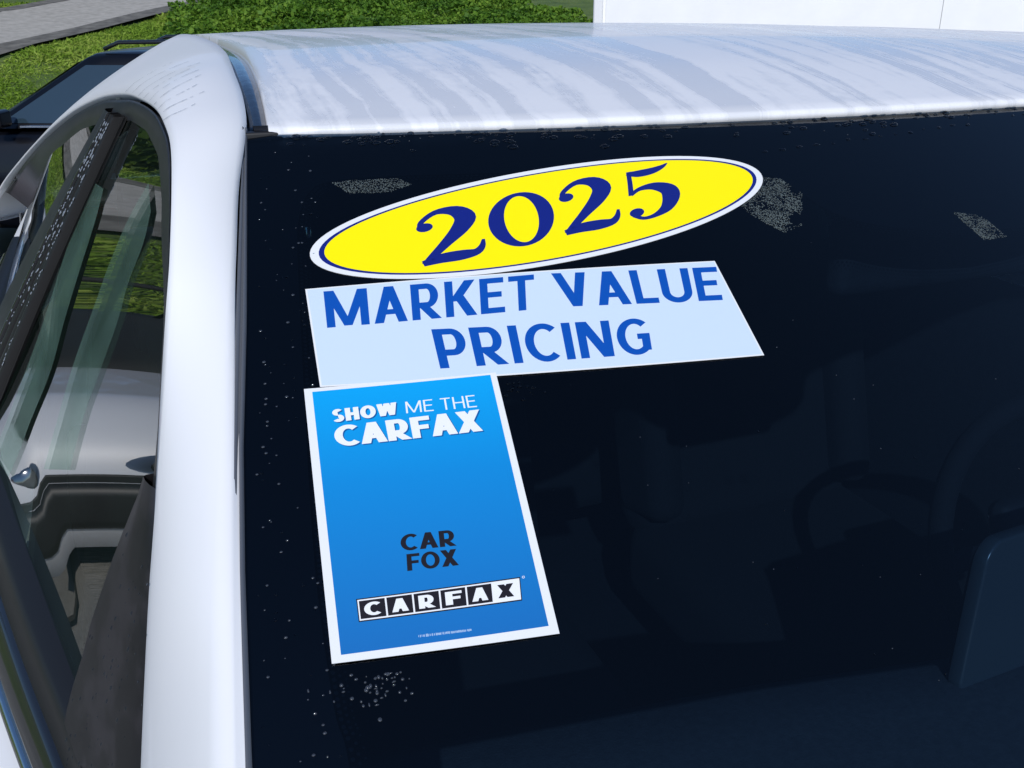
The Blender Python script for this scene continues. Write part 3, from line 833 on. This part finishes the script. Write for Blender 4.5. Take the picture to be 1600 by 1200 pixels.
# the three stickers
def oval_sticker():
    t = empty('oval_sticker', (0,0,0), 0, 'yellow oval sticker reading 2025 in navy, topmost on the windshield', 'sticker', None)
    c = (-.411, .116); ra, rb, th = .194, .0512, radians(-10.4)
    def ell(k, off, name, m, par, th_=.0006, k2=None):
        a, b = ra-k, rb-(k if k2 is None else k2); V = [wpt(*c, off)]; Fc = []; R_ = 6; n = 96
        for r in range(1, R_+1):
            for j in range(n):
                p = 2*pi*j/n; ex, ey = a*r/R_*cos(p), b*r/R_*sin(p)
                V.append(wpt(c[0]+ex*cos(th)-ey*sin(th), c[1]+ex*sin(th)+ey*cos(th), off))
        for j in range(n):
            Fc.append((0, 1+(j+1)%n, 1+j))
            for r in range(R_-1): Fc.append((1+r*n+j, 1+r*n+(j+1)%n, 1+(r+1)*n+(j+1)%n, 1+(r+1)*n+j))
        o = mesh(name, V, Fc, m, par, False)
        me = o.data; nn = wnorm(-.4)
        if me.polygons[200].normal.dot(nn) < 0: me.flip_normals()
        if th_:
            s_ = o.modifiers.new('thickness', 'SOLIDIFY'); s_.thickness = th_; s_.offset = -1
        return o
    ell(0, .0005, 'white_backing', S_WHITE, t, .0003)
    ell(.0062, .00056, 'navy_ring', S_NAVY, t, 0, .0042)
    ell(.0102, .00062, 'yellow_field', S_YEL, t, 0, .0056)
    f_ = quadmap([(-.5233,.1078),(-.2799,.051),(-.3007,.1198),(-.5299,.1662)])
    for k, d in enumerate('2025'):
        hk = (.95,.92,.92,.87)[k]
        polys = [[((k-.02+px*1.30)/4.0*.985+.004, 1-py*hk) for px, py in p] for p in digit(d)]
        decal_polys('numeral', polys, f_, .00068, S_NAVY, t)
    return t
oval_sticker()
def slogan_sticker():
    t = empty('slogan_sticker', (0,0,0), 0, 'white sticker with blue words MARKET VALUE PRICING under the yellow oval', 'sticker')
    Q = [(-.6117,.1804),(-.3127,.182),(-.3222,.277),(-.62,.2672)]
    q0 = quadmap(Q)
    def bow(u, v): x, w = q0(u, v); return (x, w - .0032*4*u*(1-u)*(1-v))      # the top edge lifts in the middle
    decal_sheet('white_backing', bow, .0010, .0003, S_WHITE, t)
    decal_sheet('pale_field', lambda u, v: bow(.004+.992*u, .012+.976*v), .00106, 0, S_PALE, t)
    f1 = quadmap([(-.6005,.1838),(-.4538,.1813),(-.4647,.2152),(-.6052,.2176)])
    decal_polys('lettering', text_polys('MARKET', .175, .10), f1, .00112, S_BLUE, t)
    f1 = quadmap([(-.4412,.1815),(-.3143,.1884),(-.3263,.2223),(-.4458,.2149)])
    decal_polys('lettering', text_polys('VALUE', .175, .10), f1, .00112, S_BLUE, t)
    f1 = quadmap([(-.5397,.2259),(-.3894,.2328),(-.3994,.2647),(-.5435,.2606)])
    decal_polys('lettering', text_polys('PRICING', .175, .11), f1, .00112, S_BLUE, t)
slogan_sticker()
def report_sticker():
    t = empty('report_sticker', (0,0,0), 0, 'tall blue sticker with white border and black letter tiles, lowest on the windshield', 'sticker')
    Q = [(-.6299,.2683),(-.5099,.2684),(-.5349,.4513),(-.6521,.4497)]
    decal_sheet('white_backing', quadmap(Q), .0016, .0003, S_WHITE, t, 12, 16)
    Qb = quadmap([(-.6255,.2712),(-.5140,.2700),(-.539,.4462),(-.6467,.4457)])
    decal_sheet('blue_field', Qb, .00166, 0, S_SKY, t, 12, 40, True)
    T = lambda s, q, w, m, g=.06, off=.00176: decal_polys('lettering', text_polys(s, w, g), quadmap(q), off, m, t)
    sh = lambda q: [(x+.0006, w+.0008) for x, w in q]
    T('SHOW', sh([(-.6173,.2867),(-.578,.2852),(-.5795,.2947),(-.6183,.2965)]), .26, S_SHADE, .04, .00170)
    T('CARFAX', sh([(-.6194,.2996),(-.5299,.2971),(-.5325,.3138),(-.6205,.3148)]), .22, S_SHADE, .02, .00170)
    T('SHOW', [(-.6173,.2867),(-.578,.2852),(-.5795,.2947),(-.6183,.2965)], .26, S_TXT)
    T('ME THE', [(-.5726,.2856),(-.5291,.2853),(-.5304,.2950),(-.5742,.2946)], .10, S_TXT, .13)
    T('CARFAX', [(-.6194,.2996),(-.5299,.2971),(-.5325,.3138),(-.6205,.3148)], .22, S_TXT, .02)
    T('CAR', [(-.6,.3798),(-.5699,.3805),(-.5718,.3909),(-.6022,.39)], .20, S_DARK)
    T('FOX', [(-.5999,.3924),(-.5727,.3929),(-.5741,.4032),(-.6021,.4028)], .20, S_DARK)
    L = quadmap([(-.6323,.4156),(-.5441,.4154),(-.5477,.4295),(-.634,.429)])
    decal_sheet('tile_border', L, .00176, 0, S_DARK, t, 8, 3)
    decal_sheet('tile_rim', lambda u, v: L(.006+u*.988, .05+v*.90), .00182, 0, S_TXT, t, 8, 3)
    for k, c in enumerate('CARFAX'):
        u0, u1 = .014+k*.1625, .014+k*.1625+.152
        cell = lambda u, v, u0=u0, u1=u1: L(u0+(u1-u0)*u, .11+.78*v)
        b = decal_sheet('letter_tile', cell, .00188, 0, S_DARK if k < 5 else S_TXT, t, 2, 2)
        decal_polys('tile_letter', text_polys(c, .23, 0), (lambda u, v, c_=cell: c_(.17+.66*u, .14+.72*v)), .00194, S_TXT if k < 5 else S_DARK, b)
    # registered mark and the line of fine print
    rg = arcband(.5,.5,.5,.5,.18,0,360,14)
    decal_polys('registered_mark', rg, lambda u, v: (L(1.012+.018*u, -.03+.11*v)), .00176, S_TXT, t)
    fine = []; x = 0
    rr = random.Random(3)
    while x < 1:
        w = rr.choice((.008,.011,.014)); fine.append(rect(x, rr.uniform(0,.2), min(1,x+w), rr.uniform(.8,1))); x += w + rr.choice((.006,.006,.006,.02))
    decal_polys('fine_print', fine, quadmap([(-.6064,.4405),(-.5789,.4413),(-.5793,.4427),(-.6068,.4422)]), .00176, S_GREY, t)
report_sticker()

# ---------------------------------------------------------------- water on the car, and sunlight drawn as pale dots and films
def drops(name, items, m, label, seg=7):
    """items: (point, normal, tangent, radius along, radius across, height)"""
    V, Fc = [], []
    for p, n, t, ra, rb, h in items:
        n = Vector(n).normalized(); t = Vector(t); t = (t - n*t.dot(n)).normalized(); b = n.cross(t); p = Vector(p)
        base = len(V)
        for fr, fh in ((1,0),(.85,.45),(.5,.85)):
            for k in range(seg):
                a = 2*pi*k/seg; V.append(p + t*(ra*fr*cos(a)) + b*(rb*fr*sin(a)) + n*(h*fh))
        V.append(p + n*h)
        for r in range(2):
            for k in range(seg): Fc.append((base+r*seg+k, base+r*seg+(k+1)%seg, base+(r+1)*seg+(k+1)%seg, base+(r+1)*seg+k))
        for k in range(seg): Fc.append((base+2*seg+k, base+2*seg+(k+1)%seg, base+3*seg))
    o = mesh(name, V, Fc, m, None, True)
    tag(o, label, 'water', kind='stuff'); return o
def ws_item(x, w, ra, rb, h): return (wpt(x, w, .0001), wnorm(x), (1,0,0), ra, rb, h)
R7 = random.Random(11)
it = []
for k in range(230):                      # row of beads under the roof lip
    x = R7.uniform(-.60,.25); w = .006 + abs(R7.gauss(0,.012)); r = R7.uniform(.0007,.0022)
    it.append(ws_item(x, w, r*2.2, r*1.1, r*.8))
itb = []
for k in range(150):                      # beads on the left border
    w = R7.uniform(.02,.50); x = -edge(w)+R7.uniform(.006,.05); r = R7.uniform(.0003,.0009); (itb if k % 3 else it).append(ws_item(x, w, r*1.3, r, r*.6))
for k in range(14):                       # a trail of larger beads at right
    u = k/13; it.append(ws_item(-.20+.24*u, .055-.022*u+R7.uniform(-.002,.002), R7.uniform(.001,.0042), R7.uniform(.0008,.0019), .0009))
for k in range(60):
    it.append(ws_item(R7.uniform(-.62,.1), R7.uniform(.05,.55), R7.uniform(.0003,.0008), R7.uniform(.0003,.0008), .0004))
for k in range(55):                       # drips below the tall sticker and beside its corner
    itb.append(ws_item(-.632+R7.gauss(0,.010), .458+abs(R7.gauss(0,.010)), R7.uniform(.0004,.0012), R7.uniform(.0004,.0012), .0006))
for k in range(22):
    it.append(ws_item(-.50+R7.gauss(0,.006), .277+abs(R7.gauss(0,.008)), R7.uniform(.0005,.0016), R7.uniform(.0005,.0012), .0007))
BRIGHT = mat('bright_water', (.035,.04,.05), .10, coat=1.)
STRIPDEW = mat('strip_dew', (.20,.22,.25), .10, coat=1.)
for k in range(26): itb.append(ws_item(R7.uniform(-.48,.0), R7.uniform(.20,.56), R7.uniform(.0002,.0005), R7.uniform(.0002,.0005), .0004))
for k in range(60): itb.append(ws_item(R7.uniform(-.60,.25), .005+abs(R7.gauss(0,.012)), R7.uniform(.0004,.0010), R7.uniform(.0002,.0005), .0005))
drops('sunlit_beads', itb, BRIGHT, 'bright sunlit water beads along the left border of the windshield')
drops('water_beads', it, WATER, 'clear water beads scattered over the dark windshield')
def inside(p, poly):
    x, y = p; r = False; n = len(poly)
    for i in range(n):
        (x0,y0),(x1,y1) = poly[i], poly[i-1]
        if (y0 > y) != (y1 > y) and x < (x1-x0)*(y-y0)/(y1-y0)+x0: r = not r
    return r
PATCH = [[(-.252,.083),(-.228,.087),(-.205,.092),(-.196,.112),(-.218,.150),(-.238,.157),(-.252,.140),(-.262,.118)],  # sunlit patches at right drawn as pale dots; the last is real dew
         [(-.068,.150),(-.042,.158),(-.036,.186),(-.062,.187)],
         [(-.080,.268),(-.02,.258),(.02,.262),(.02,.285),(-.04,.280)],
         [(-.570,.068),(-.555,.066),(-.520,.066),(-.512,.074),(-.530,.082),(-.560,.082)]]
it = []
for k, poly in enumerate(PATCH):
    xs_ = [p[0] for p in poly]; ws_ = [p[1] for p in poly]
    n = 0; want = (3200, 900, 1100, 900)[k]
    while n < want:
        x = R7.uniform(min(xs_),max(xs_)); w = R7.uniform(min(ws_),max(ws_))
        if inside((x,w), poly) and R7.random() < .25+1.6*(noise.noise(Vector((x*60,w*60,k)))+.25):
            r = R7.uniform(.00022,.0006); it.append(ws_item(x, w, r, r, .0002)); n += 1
drops('dew_and_sun_patches', it, DEW_SUNDOTS, 'pale speckle on the windshield, sunlit patches painted as dots and one patch of fine dew', 5)
# beads along the pillar strips, the sail and the ditch strip
it = []
for k in range(420):
    z = R7.uniform(1.30,1.58); t = R7.choice((.06,.195,.335,.45)) + R7.uniform(-.02,.02)
    Lz = interp(z, [1.12,1.294,1.578,1.61], [.82,.645,.368,.337]); Rz = interp(z, [1.12,1.27,1.584,1.61], [.45,.39,.267,.257])
    if R7.random() > (z-1.25)/.33: continue
    y = Rz+(Lz-Rz)*t; r = R7.uniform(.0007,.0016); it.append((sp(y,z,.0072,-1), (-.85,-.1,.5), (0,0,1), r*1.4, r, r*.6))
drops('pillar_beads', it, STRIPDEW, 'bright water beads on the black pillar strips beside the side window')
it = []
for k in range(90):
    z = R7.uniform(1.15,1.38); y = -.225 + R7.gauss(0,.022) + .3*(1.28-z); r = R7.uniform(.0005,.0014); it.append((sp(y,z,.0052,-1), (-.85,-.1,.5), (0,.3,1), r*1.3, r, r*.5))
drops('sail_beads', it, WATER, 'dark water beads on the black triangle ahead of the side window')
# two faint films painted as bands of sunlight on the side glass
def painted_sun_band(L_, R_):
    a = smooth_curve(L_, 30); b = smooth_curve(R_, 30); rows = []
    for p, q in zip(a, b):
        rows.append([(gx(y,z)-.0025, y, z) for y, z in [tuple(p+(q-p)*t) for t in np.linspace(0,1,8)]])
    o = sheet('painted_sun_band', rows, SUN_PAINT, None, True, (-1,0,.3)); return o
SUN_PAINT = glass_mat('painted_sun_film', (.9,.95,.92), .20, (.45,.80,.64), ior=1.02)  # sunlight on the glass put into the film's pale green colour
tag(painted_sun_band([(.328,1.516),(.325,1.484),(.32,1.432),(.311,1.38),(.317,1.33),(.333,1.267),(.34,1.215)], [(.242,1.521),(.225,1.493),(.218,1.445),(.213,1.399),(.206,1.351),(.231,1.289),(.249,1.225)]), 'pale green painted band of sunlight on the side glass beside the pillar', 'painted sunlight', kind='stuff')
tag(painted_sun_band([(.046,1.557),(.079,1.523),(.098,1.481),(.107,1.44),(.121,1.384),(.123,1.335),(.127,1.283)], [(.003,1.542),(-.005,1.519),(.006,1.487),(.005,1.456),(.018,1.411),(.032,1.368),(.035,1.32)]), 'pale green painted band of sunlight in the middle of the side glass', 'painted sunlight', kind='stuff')
# fine trails where water ran down the white rail above the side window
def trails():
    A = smooth_curve(ARCH, 90); O = smooth_curve(OUT, 90); V, Fc = [], []
    dep = bpy.context.evaluated_depsgraph_get()
    me = SP[-1].data; n = 15
    for i0, t0 in ((i_+2.6, t_) for i_, t_ in ((33,.62),(35,.7),(36.5,.55),(38,.66),(39.5,.6),(41,.5),(42.5,.55),(44,.4),(31,.5))):
        pts = []
        for k in range(16):
            u = k/15; i = int(i0 + .9*sin(u*2.2)); j = 2 + u*t0*10
            a = me.vertices[i*n+int(j)].co; b = me.vertices[i*n+min(int(j)+1,12)].co; fr = j-int(j)
            q = a.lerp(b, fr); a2 = me.vertices[(i+1)*n+int(j)].co; q = q.lerp(a2.lerp(me.vertices[(i+1)*n+min(int(j)+1,12)].co, fr), (i0+.9*sin(u*2.2))%1)
            pts.append(q + Vector((-.0003,0,.0006)))
        for k in range(15):
            if R7.random() < .16: continue
            a, b = pts[k], pts[k+1]; w = R7.uniform(.0003,.0007); s_ = Vector((0,1,0))*w
            c = len(V); V += [a-s_, a+s_, b+s_, b-s_]; Fc.append((c,c+1,c+2,c+3))
    tag(mesh('water_trails', V, Fc, mat('water_trail', (.28,.31,.36), .2), None, False), 'thin water trails on the white rail above the side window', 'water', kind='stuff')
trails()

# ---------------------------------------------------------------- other vehicles
def vehicle(name, label, paint, loc, rz, group=None, L=4.5, W=1.82, H=1.62, belt=.62, hatch=True, rails=True, cladding=False, soft_top=None, roofless=False):
    root = empty(name, loc, rz, label, 'car', group)
    hl = L/2; hw = W/2; zb = .24*H/1.6; zt = H*belt
    # lower body: x forward
    st = [(-hl,.80,.62),(-hl+.05,.90,.82),(-hl+.25,.96,1.0),(-hl+.9,1.0,1.0),(0,1.0,.97),(hl-1.35,1.0,.93),(hl-.7,.98,.88),(hl-.25,.93,.80),(hl-.06,.84,.68),(hl,.74,.55)]
    xs_ = [a[0] for a in st]; rows = []
    for x in np.linspace(-hl, hl, 46):
        w = hw*interp(x, xs_, [a[1] for a in st]); z = zt*interp(x, xs_, [a[2] for a in st])
        arch = 0
        for xw in (-hl*.60, hl*.63):
            if abs(x-xw) < .42: arch = max(arch, sqrt(max(0,.42**2-(x-xw)**2)))
        zl = max(zb, .30+arch*.98 if arch else zb); zl = min(zl, z-.25)
        half = [(0,zb+.05),(w*.80,zb+.05),(w*.96,zl),(w,zl+.06),(w*1.0,(zl+z)/2),(w*.985,z-.09),(w*.94,z-.02),(w*.80,z+.015),(w*.4,z+.04),(0,z+.05)]
        rows.append([(x,-a,b) for a, b in half[::-1]] + [(x,a,b) for a, b in half[1:]])
    v, f = grid(rows); n = len(rows[0]); f.append(tuple(range(n))[::-1]); f.append(tuple(range(len(v)-n,len(v))))
    mesh('body', v, f, paint, root, True)
    box('underbody', (0,0,.34), (L*.94,W*.84,.28), GAP, root, .05)
    # greenhouse
    xa, xw, xr, xt = hl-1.25, hl-2.05, -hl+(.10 if hatch else .75), -hl+(.55 if hatch else 1.45)
    bt, tp = zt-.03, H-.05
    def section(x0, x1, u): return x0+(x1-x0)*u
    ww = lambda u: hw*(.90-.20*u)
    rows = []
    for u in np.linspace(0,1,7):
        z = bt+(tp-bt)*u; x1 = section(xa, xw, u); x0 = section(xr, xt, u); w = ww(u)
        ring = []
        for t in np.linspace(x0+.06, x1-.10, 14): ring.append((t, -w+ .03*((t-(x0+x1)/2)/((x1-x0)/2))**4, z))
        for t in np.linspace(-.9,.9,7): ring.append((x1-.08*t*t+.05*(1-u)*(1-t*t), w*t*.97, z))
        for t in np.linspace(x1-.10, x0+.06, 14): ring.append((t, w-.03*((t-(x0+x1)/2)/((x1-x0)/2))**4, z))
        for t in np.linspace(.9,-.9,7): ring.append((x0+.05*t*t, w*t*.97, z))
        rows.append(ring)
    top = rows[-1]; c = np.mean(np.array(top), 0)
    for k, dz in ((.94,.028),(.75,.045),(.4,.055),(.02,.058)):
        rows.append([(c[0]+(p[0]-c[0])*k, c[1]+(p[1]-c[1])*k, tp+dz) for p in top])
    if roofless:
        ck = []
        for u, kx, dz in ((0,1,.0),(.3,.97,.07),(.7,.90,.11),(1,.5,.125),(1,.02,.13)):
            base = rows[0]; cc = np.mean(np.array(base), 0)
            ck.append([(cc[0]+(p[0]-cc[0])*kx*.86, p[1]*kx*.92, bt+.02+dz) for p in base])
        v, f = grid(ck, True); mesh('folded_top', v, f, soft_top, root, True)
        tube('screen_frame', [(xa-.35,-hw*.72,bt+.05),(xa-.62,-hw*.62,bt+.34),(xa-.60,0,bt+.36),(xa-.62,hw*.62,bt+.34),(xa-.35,hw*.72,bt+.05)], .014, soft_top, root)
    else:
        v, f = grid(rows, True); mesh('cabin', v, f, soft_top or paint, root, True)
    GL = MATS['vehicle_glass']
    def pane(nm, x0a, x1a, x0b, x1b, s, u0=.08, u1=.90):
        rws = []
        for u in np.linspace(u0, u1, 6):
            k = (u-u0)/(u1-u0); z = bt+(tp-bt)*u; a = x0a+(x0b-x0a)*k; b = x1a+(x1b-x1a)*k
            X0, X1 = section(xr,xt,u), section(xa,xw,u)
            rws.append([(x, s*(ww(u) - .03*((x-(X0+X1)/2)/((X1-X0)/2))**4 + .006), z) for x in np.linspace(a,b,8)])
        return sheet(nm, rws, GL, root, True, (0,s,.2))
    xm = (xw+xt)/2-.02
    for s in (-1,1):
        if roofless: pane_ = lambda *a, **k: None
        else: pane_ = pane
        pane_('side_window', xm+.06, xa-.22, xm+.04, xw-.08, s)
        pane_('side_window', xm-.92, xm-.05, xm-.84, xm-.05, s)
        if hatch: pane_('quarter_window', xr+.32, xm-1.0, xt+.22, xm-.92, s, .2, .88)
        if not roofless: box('pillar_cover', (xm, s*(ww(.5)+.004), (bt+tp)/2), (.07,.012,(tp-bt)*.86), BLACKG, root, .003, (s*.19*1.0,0,0))
        m_ = box('door_mirror', (xa-.30, s*(hw+.05), bt+.09), (.10,.20,.13), paint, root, .03)
        for dx in (.35,-.75):
            box('door_handle', (xm+dx-.2, s*(hw*.995), bt-.16), (.17,.03,.03), paint, root, .01)
        box('belt_trim', ((xa+xr)/2-.05, s*(hw*.905), bt+.018), (xa-xr-.65,.02,.018), CHROME if not cladding else BLACKG, root, .004)
        if rails:
            r_ = tube('roof_rail', [(xt+.25,s*hw*.60,H+.005),(xt+.35,s*hw*.60,H+.062),(xm,s*hw*.62,H+.070),(xw-.32,s*hw*.60,H+.060),(xw-.2,s*hw*.60,H+.01)], .016, BLACKG, root)
        if cladding:
            box('sill_cladding', (0,s*hw*.985,.33), (L*.5,.05,.16), RUBBER, root, .02)
        for x in (-hl*.60, hl*.63): wheel(root, (x, s*(hw-.10), .345), .345, s)
        box('headlight', (hl-.16, s*hw*.66, zt*.76), (.22,.36,.13), GLASSL, root, .04, (0,0,s*-.45))
        box('tail_light', (-hl+.09, s*hw*.80, zt*.86), (.16,.22,.26), REDL, root, .04)
    box('grille', (hl-.03,0,zt*.66), (.08,W*.46,.17), BLACKG, root, .02)
    box('front_bumper', (hl-.06,0,.42), (.20,W*.78,.20), RUBBER if cladding else paint, root, .06)
    box('rear_bumper', (-hl+.05,0,.46), (.22,W*.90,.24), RUBBER if cladding else paint, root, .06)
    # glass at both ends
    rows = [[(section(xa,xw,u)+.012-.08*t*t+.05*(1-u)*(1-t*t), ww(u)*t*.97, bt+(tp-bt)*u+.006) for t in np.linspace(-.86,.86,9)] for u in np.linspace(.06,.92,6)]
    if not roofless: sheet('windshield', rows, GL, root, True, (1,0,.4))
    rows = [[(section(xr,xt,u)-.012+.05*t*t, ww(u)*t*.97, bt+(tp-bt)*u) for t in np.linspace(-.84,.84,9)] for u in np.linspace(.12,.88,6)]
    if not roofless: sheet('rear_window', rows, GL, root, True, (-1,0,.4))
    p = box('plate', (-hl-.005,0,zt*.62), (.02,.32,.16), RUBBER, root, .005)
    box('plate_card', (-hl-.017,0,zt*.62), (.004,.27,.09), mat('plate_white', (.6,.62,.65), .5), p.parent)
    lathe('emblem', [(0,-.012),(.05,-.012),(.06,0)], CHROME, root, 20, 'y', (-hl-.0,0,zt*.80)).rotation_euler = (0,0,-pi/2)
    return root
vg = mat('vehicle_glass', (.022,.040,.058), .03, coat=.6, spec=.7)
P_BLACK = mat('black_car_paint', (.003,.0035,.006), .30, coat=.25, spec=.3)
P_WHITE = mat('plain_white_car_paint', (.72,.74,.77), .35, coat=1.)
P_BLUE = mat('deep_blue_car_paint', (.008,.04,.20), .25, coat=1.)
P_GREY = mat('charcoal_car_paint', (.02,.02,.024), .25, coat=1.)
HEAD = math.atan2(.375,-.927)
vehicle('parked_wagon', 'black wagon with roof rails parked behind the white car', P_BLACK, (-.40,8.19,-.25), HEAD, 'cars parked in the lot', 4.7, 1.84, 1.555, .66)
SOFT = mat('black_soft_top', (.012,.012,.013), .8)
vehicle('parked_roadster', 'low white open roadster with black folded top mirrored in the side window', P_WHITE, (-2.62,5.2,-.30), radians(90), 'cars parked in the lot', 4.2, 1.78, 1.26, .68, False, False, True, soft_top=SOFT, roofless=True)

# white box trailer behind, right
def trailer():
    rz = math.atan2(-.375,.927)
    t = empty('box_trailer', (3.61,7.87,-.24), rz-radians(9), 'tall white box trailer standing behind the roof at right', 'trailer')
    TW = noisy('trailer_white', (.80,.81,.82), (.84,.85,.86), 3, .4)
    Lx, Wy, z0, z1 = 6.2, 2.2, .62, 3.0
    box('box_body', (Lx/2, Wy/2, (z0+z1)/2), (Lx-.04, Wy-.04, z1-z0), TW, t, .02)
    for k in range(2):
        box('side_panel', (.11+ (k+.5)*(Lx-.22)/2, .012, (z0+z1)/2), ((Lx-.22)/2-.004, .02, z1-z0-.14), TW, t, .002)
    for x in (.04, Lx-.04): box('corner_post', (x, .01, (z0+z1)/2), (.09,.07,z1-z0+.02), mat('post_white', (.74,.75,.77), .35), t, .02)
    box('top_rail', (Lx/2,.0,z1-.02), (Lx,.06,.09), MATS['post_white'], t, .015)
    box('bottom_rail', (Lx/2,.0,z0+.02), (Lx,.06,.10), MATS['post_white'], t, .015)
    for x in (Lx*.48,Lx*.60):
        for y in (.12, Wy-.12): wheel(t, (x,y,.36), .36, -1 if y < 1 else 1)
    box('fender', (Lx*.54,.0,.66), (1.6,.24,.05), MATS['post_white'], t, .02)
    box('frame_rail', (Lx/2, Wy/2, .52), (Lx*1.0, 1.6, .14), RUBBER, t, .02)
    tube('drawbar', [(Lx,.5,.5),(Lx+1.3,Wy/2,.46),(Lx,Wy-.5,.5)], .05, RUBBER, t)
trailer()

# trees at the left, seen in the side windows
def tree(x, y, h, r, seed, label):
    rg = np.random.default_rng(seed); z = tz(x, y)
    t = empty('woodland_tree', (x,y,z-.05), 0, label, 'tree', 'trees left of the lot')
    pts = [(0,0,0)]; 
    for k in range(1,6): pts.append((rg.normal(0,.10)*k*.5, rg.normal(0,.10)*k*.5, h*.8*k/5))
    tube('trunk', pts, [.16,.14,.12,.09,.06,.03], BARK, t)
    for k in range(7):
        a = rg.uniform(0,2*pi); b = h*rg.uniform(.25,.7); l = r*rg.uniform(.5,.9)
        tube('limb', [(0,0,b),(l*.5*cos(a),l*.5*sin(a),b+l*.25),(l*cos(a),l*sin(a),b+l*.7)], [.06,.04,.015], BARK, t, 6)
    P = []
    for k in range(46):
        d = rg.normal(size=3); d /= np.linalg.norm(d); c = np.array([0,0,h*.60]) + d*np.array([r,r,h*.42])*rg.uniform(.35,1.)
        P.append(c + rg.normal(size=(110,3))*np.array([.30,.30,.24])*r*.45)
    P = np.concatenate(P); P[:,2] = np.maximum(P[:,2], .25)
    cloud_mesh('crown', P, .13, LEAF, .3, 1.5, t)
SPOTS = [(-6.6,21.5,6.5,1.9,'slender leafy tree nearest the driveway'),(-9.2,22.5,7.5,2.3,'broad leafy tree beside the slender one'),(-12.2,21.0,6.8,2.2,'tall tree with drooping crown left of the broad one'),
         (-15.2,19.0,7.2,2.4,'dark tree standing far left on the lawn'),(-8.4,27.5,8.0,2.6,'high tree at the back of the group'),(-12.0,27.0,8.5,2.8,'highest tree behind the drooping one'),(-5.2,28.5,7.0,2.2,'leafy tree beyond the driveway bend')]
for k, (x, y, h, r, lb) in enumerate(SPOTS): tree(x, y, h, r, 20+k, lb)
def undergrowth():
    x, y = scatter(42000, -18, -4.2, 17.5, 29); k = ~on_drive(x, y) & (y > 18.5 - .25*(x+4.2)*0); x, y = x[k], y[k]
    h = np.array([.6+.8*noise.noise(Vector((a*.5, b*.5, 11))) for a, b in zip(x, y)])
    P = np.stack([x, y, np.array([tz(a,b) for a, b in zip(x,y)]) + np.clip(h,.03,1.6)*RNG.uniform(.05,1,len(x))], -1)
    tag(cloud_mesh('undergrowth', P, .12, LEAF, .4, 1.4), 'dark leafy undergrowth below the trees', 'plants', kind='stuff')
undergrowth()
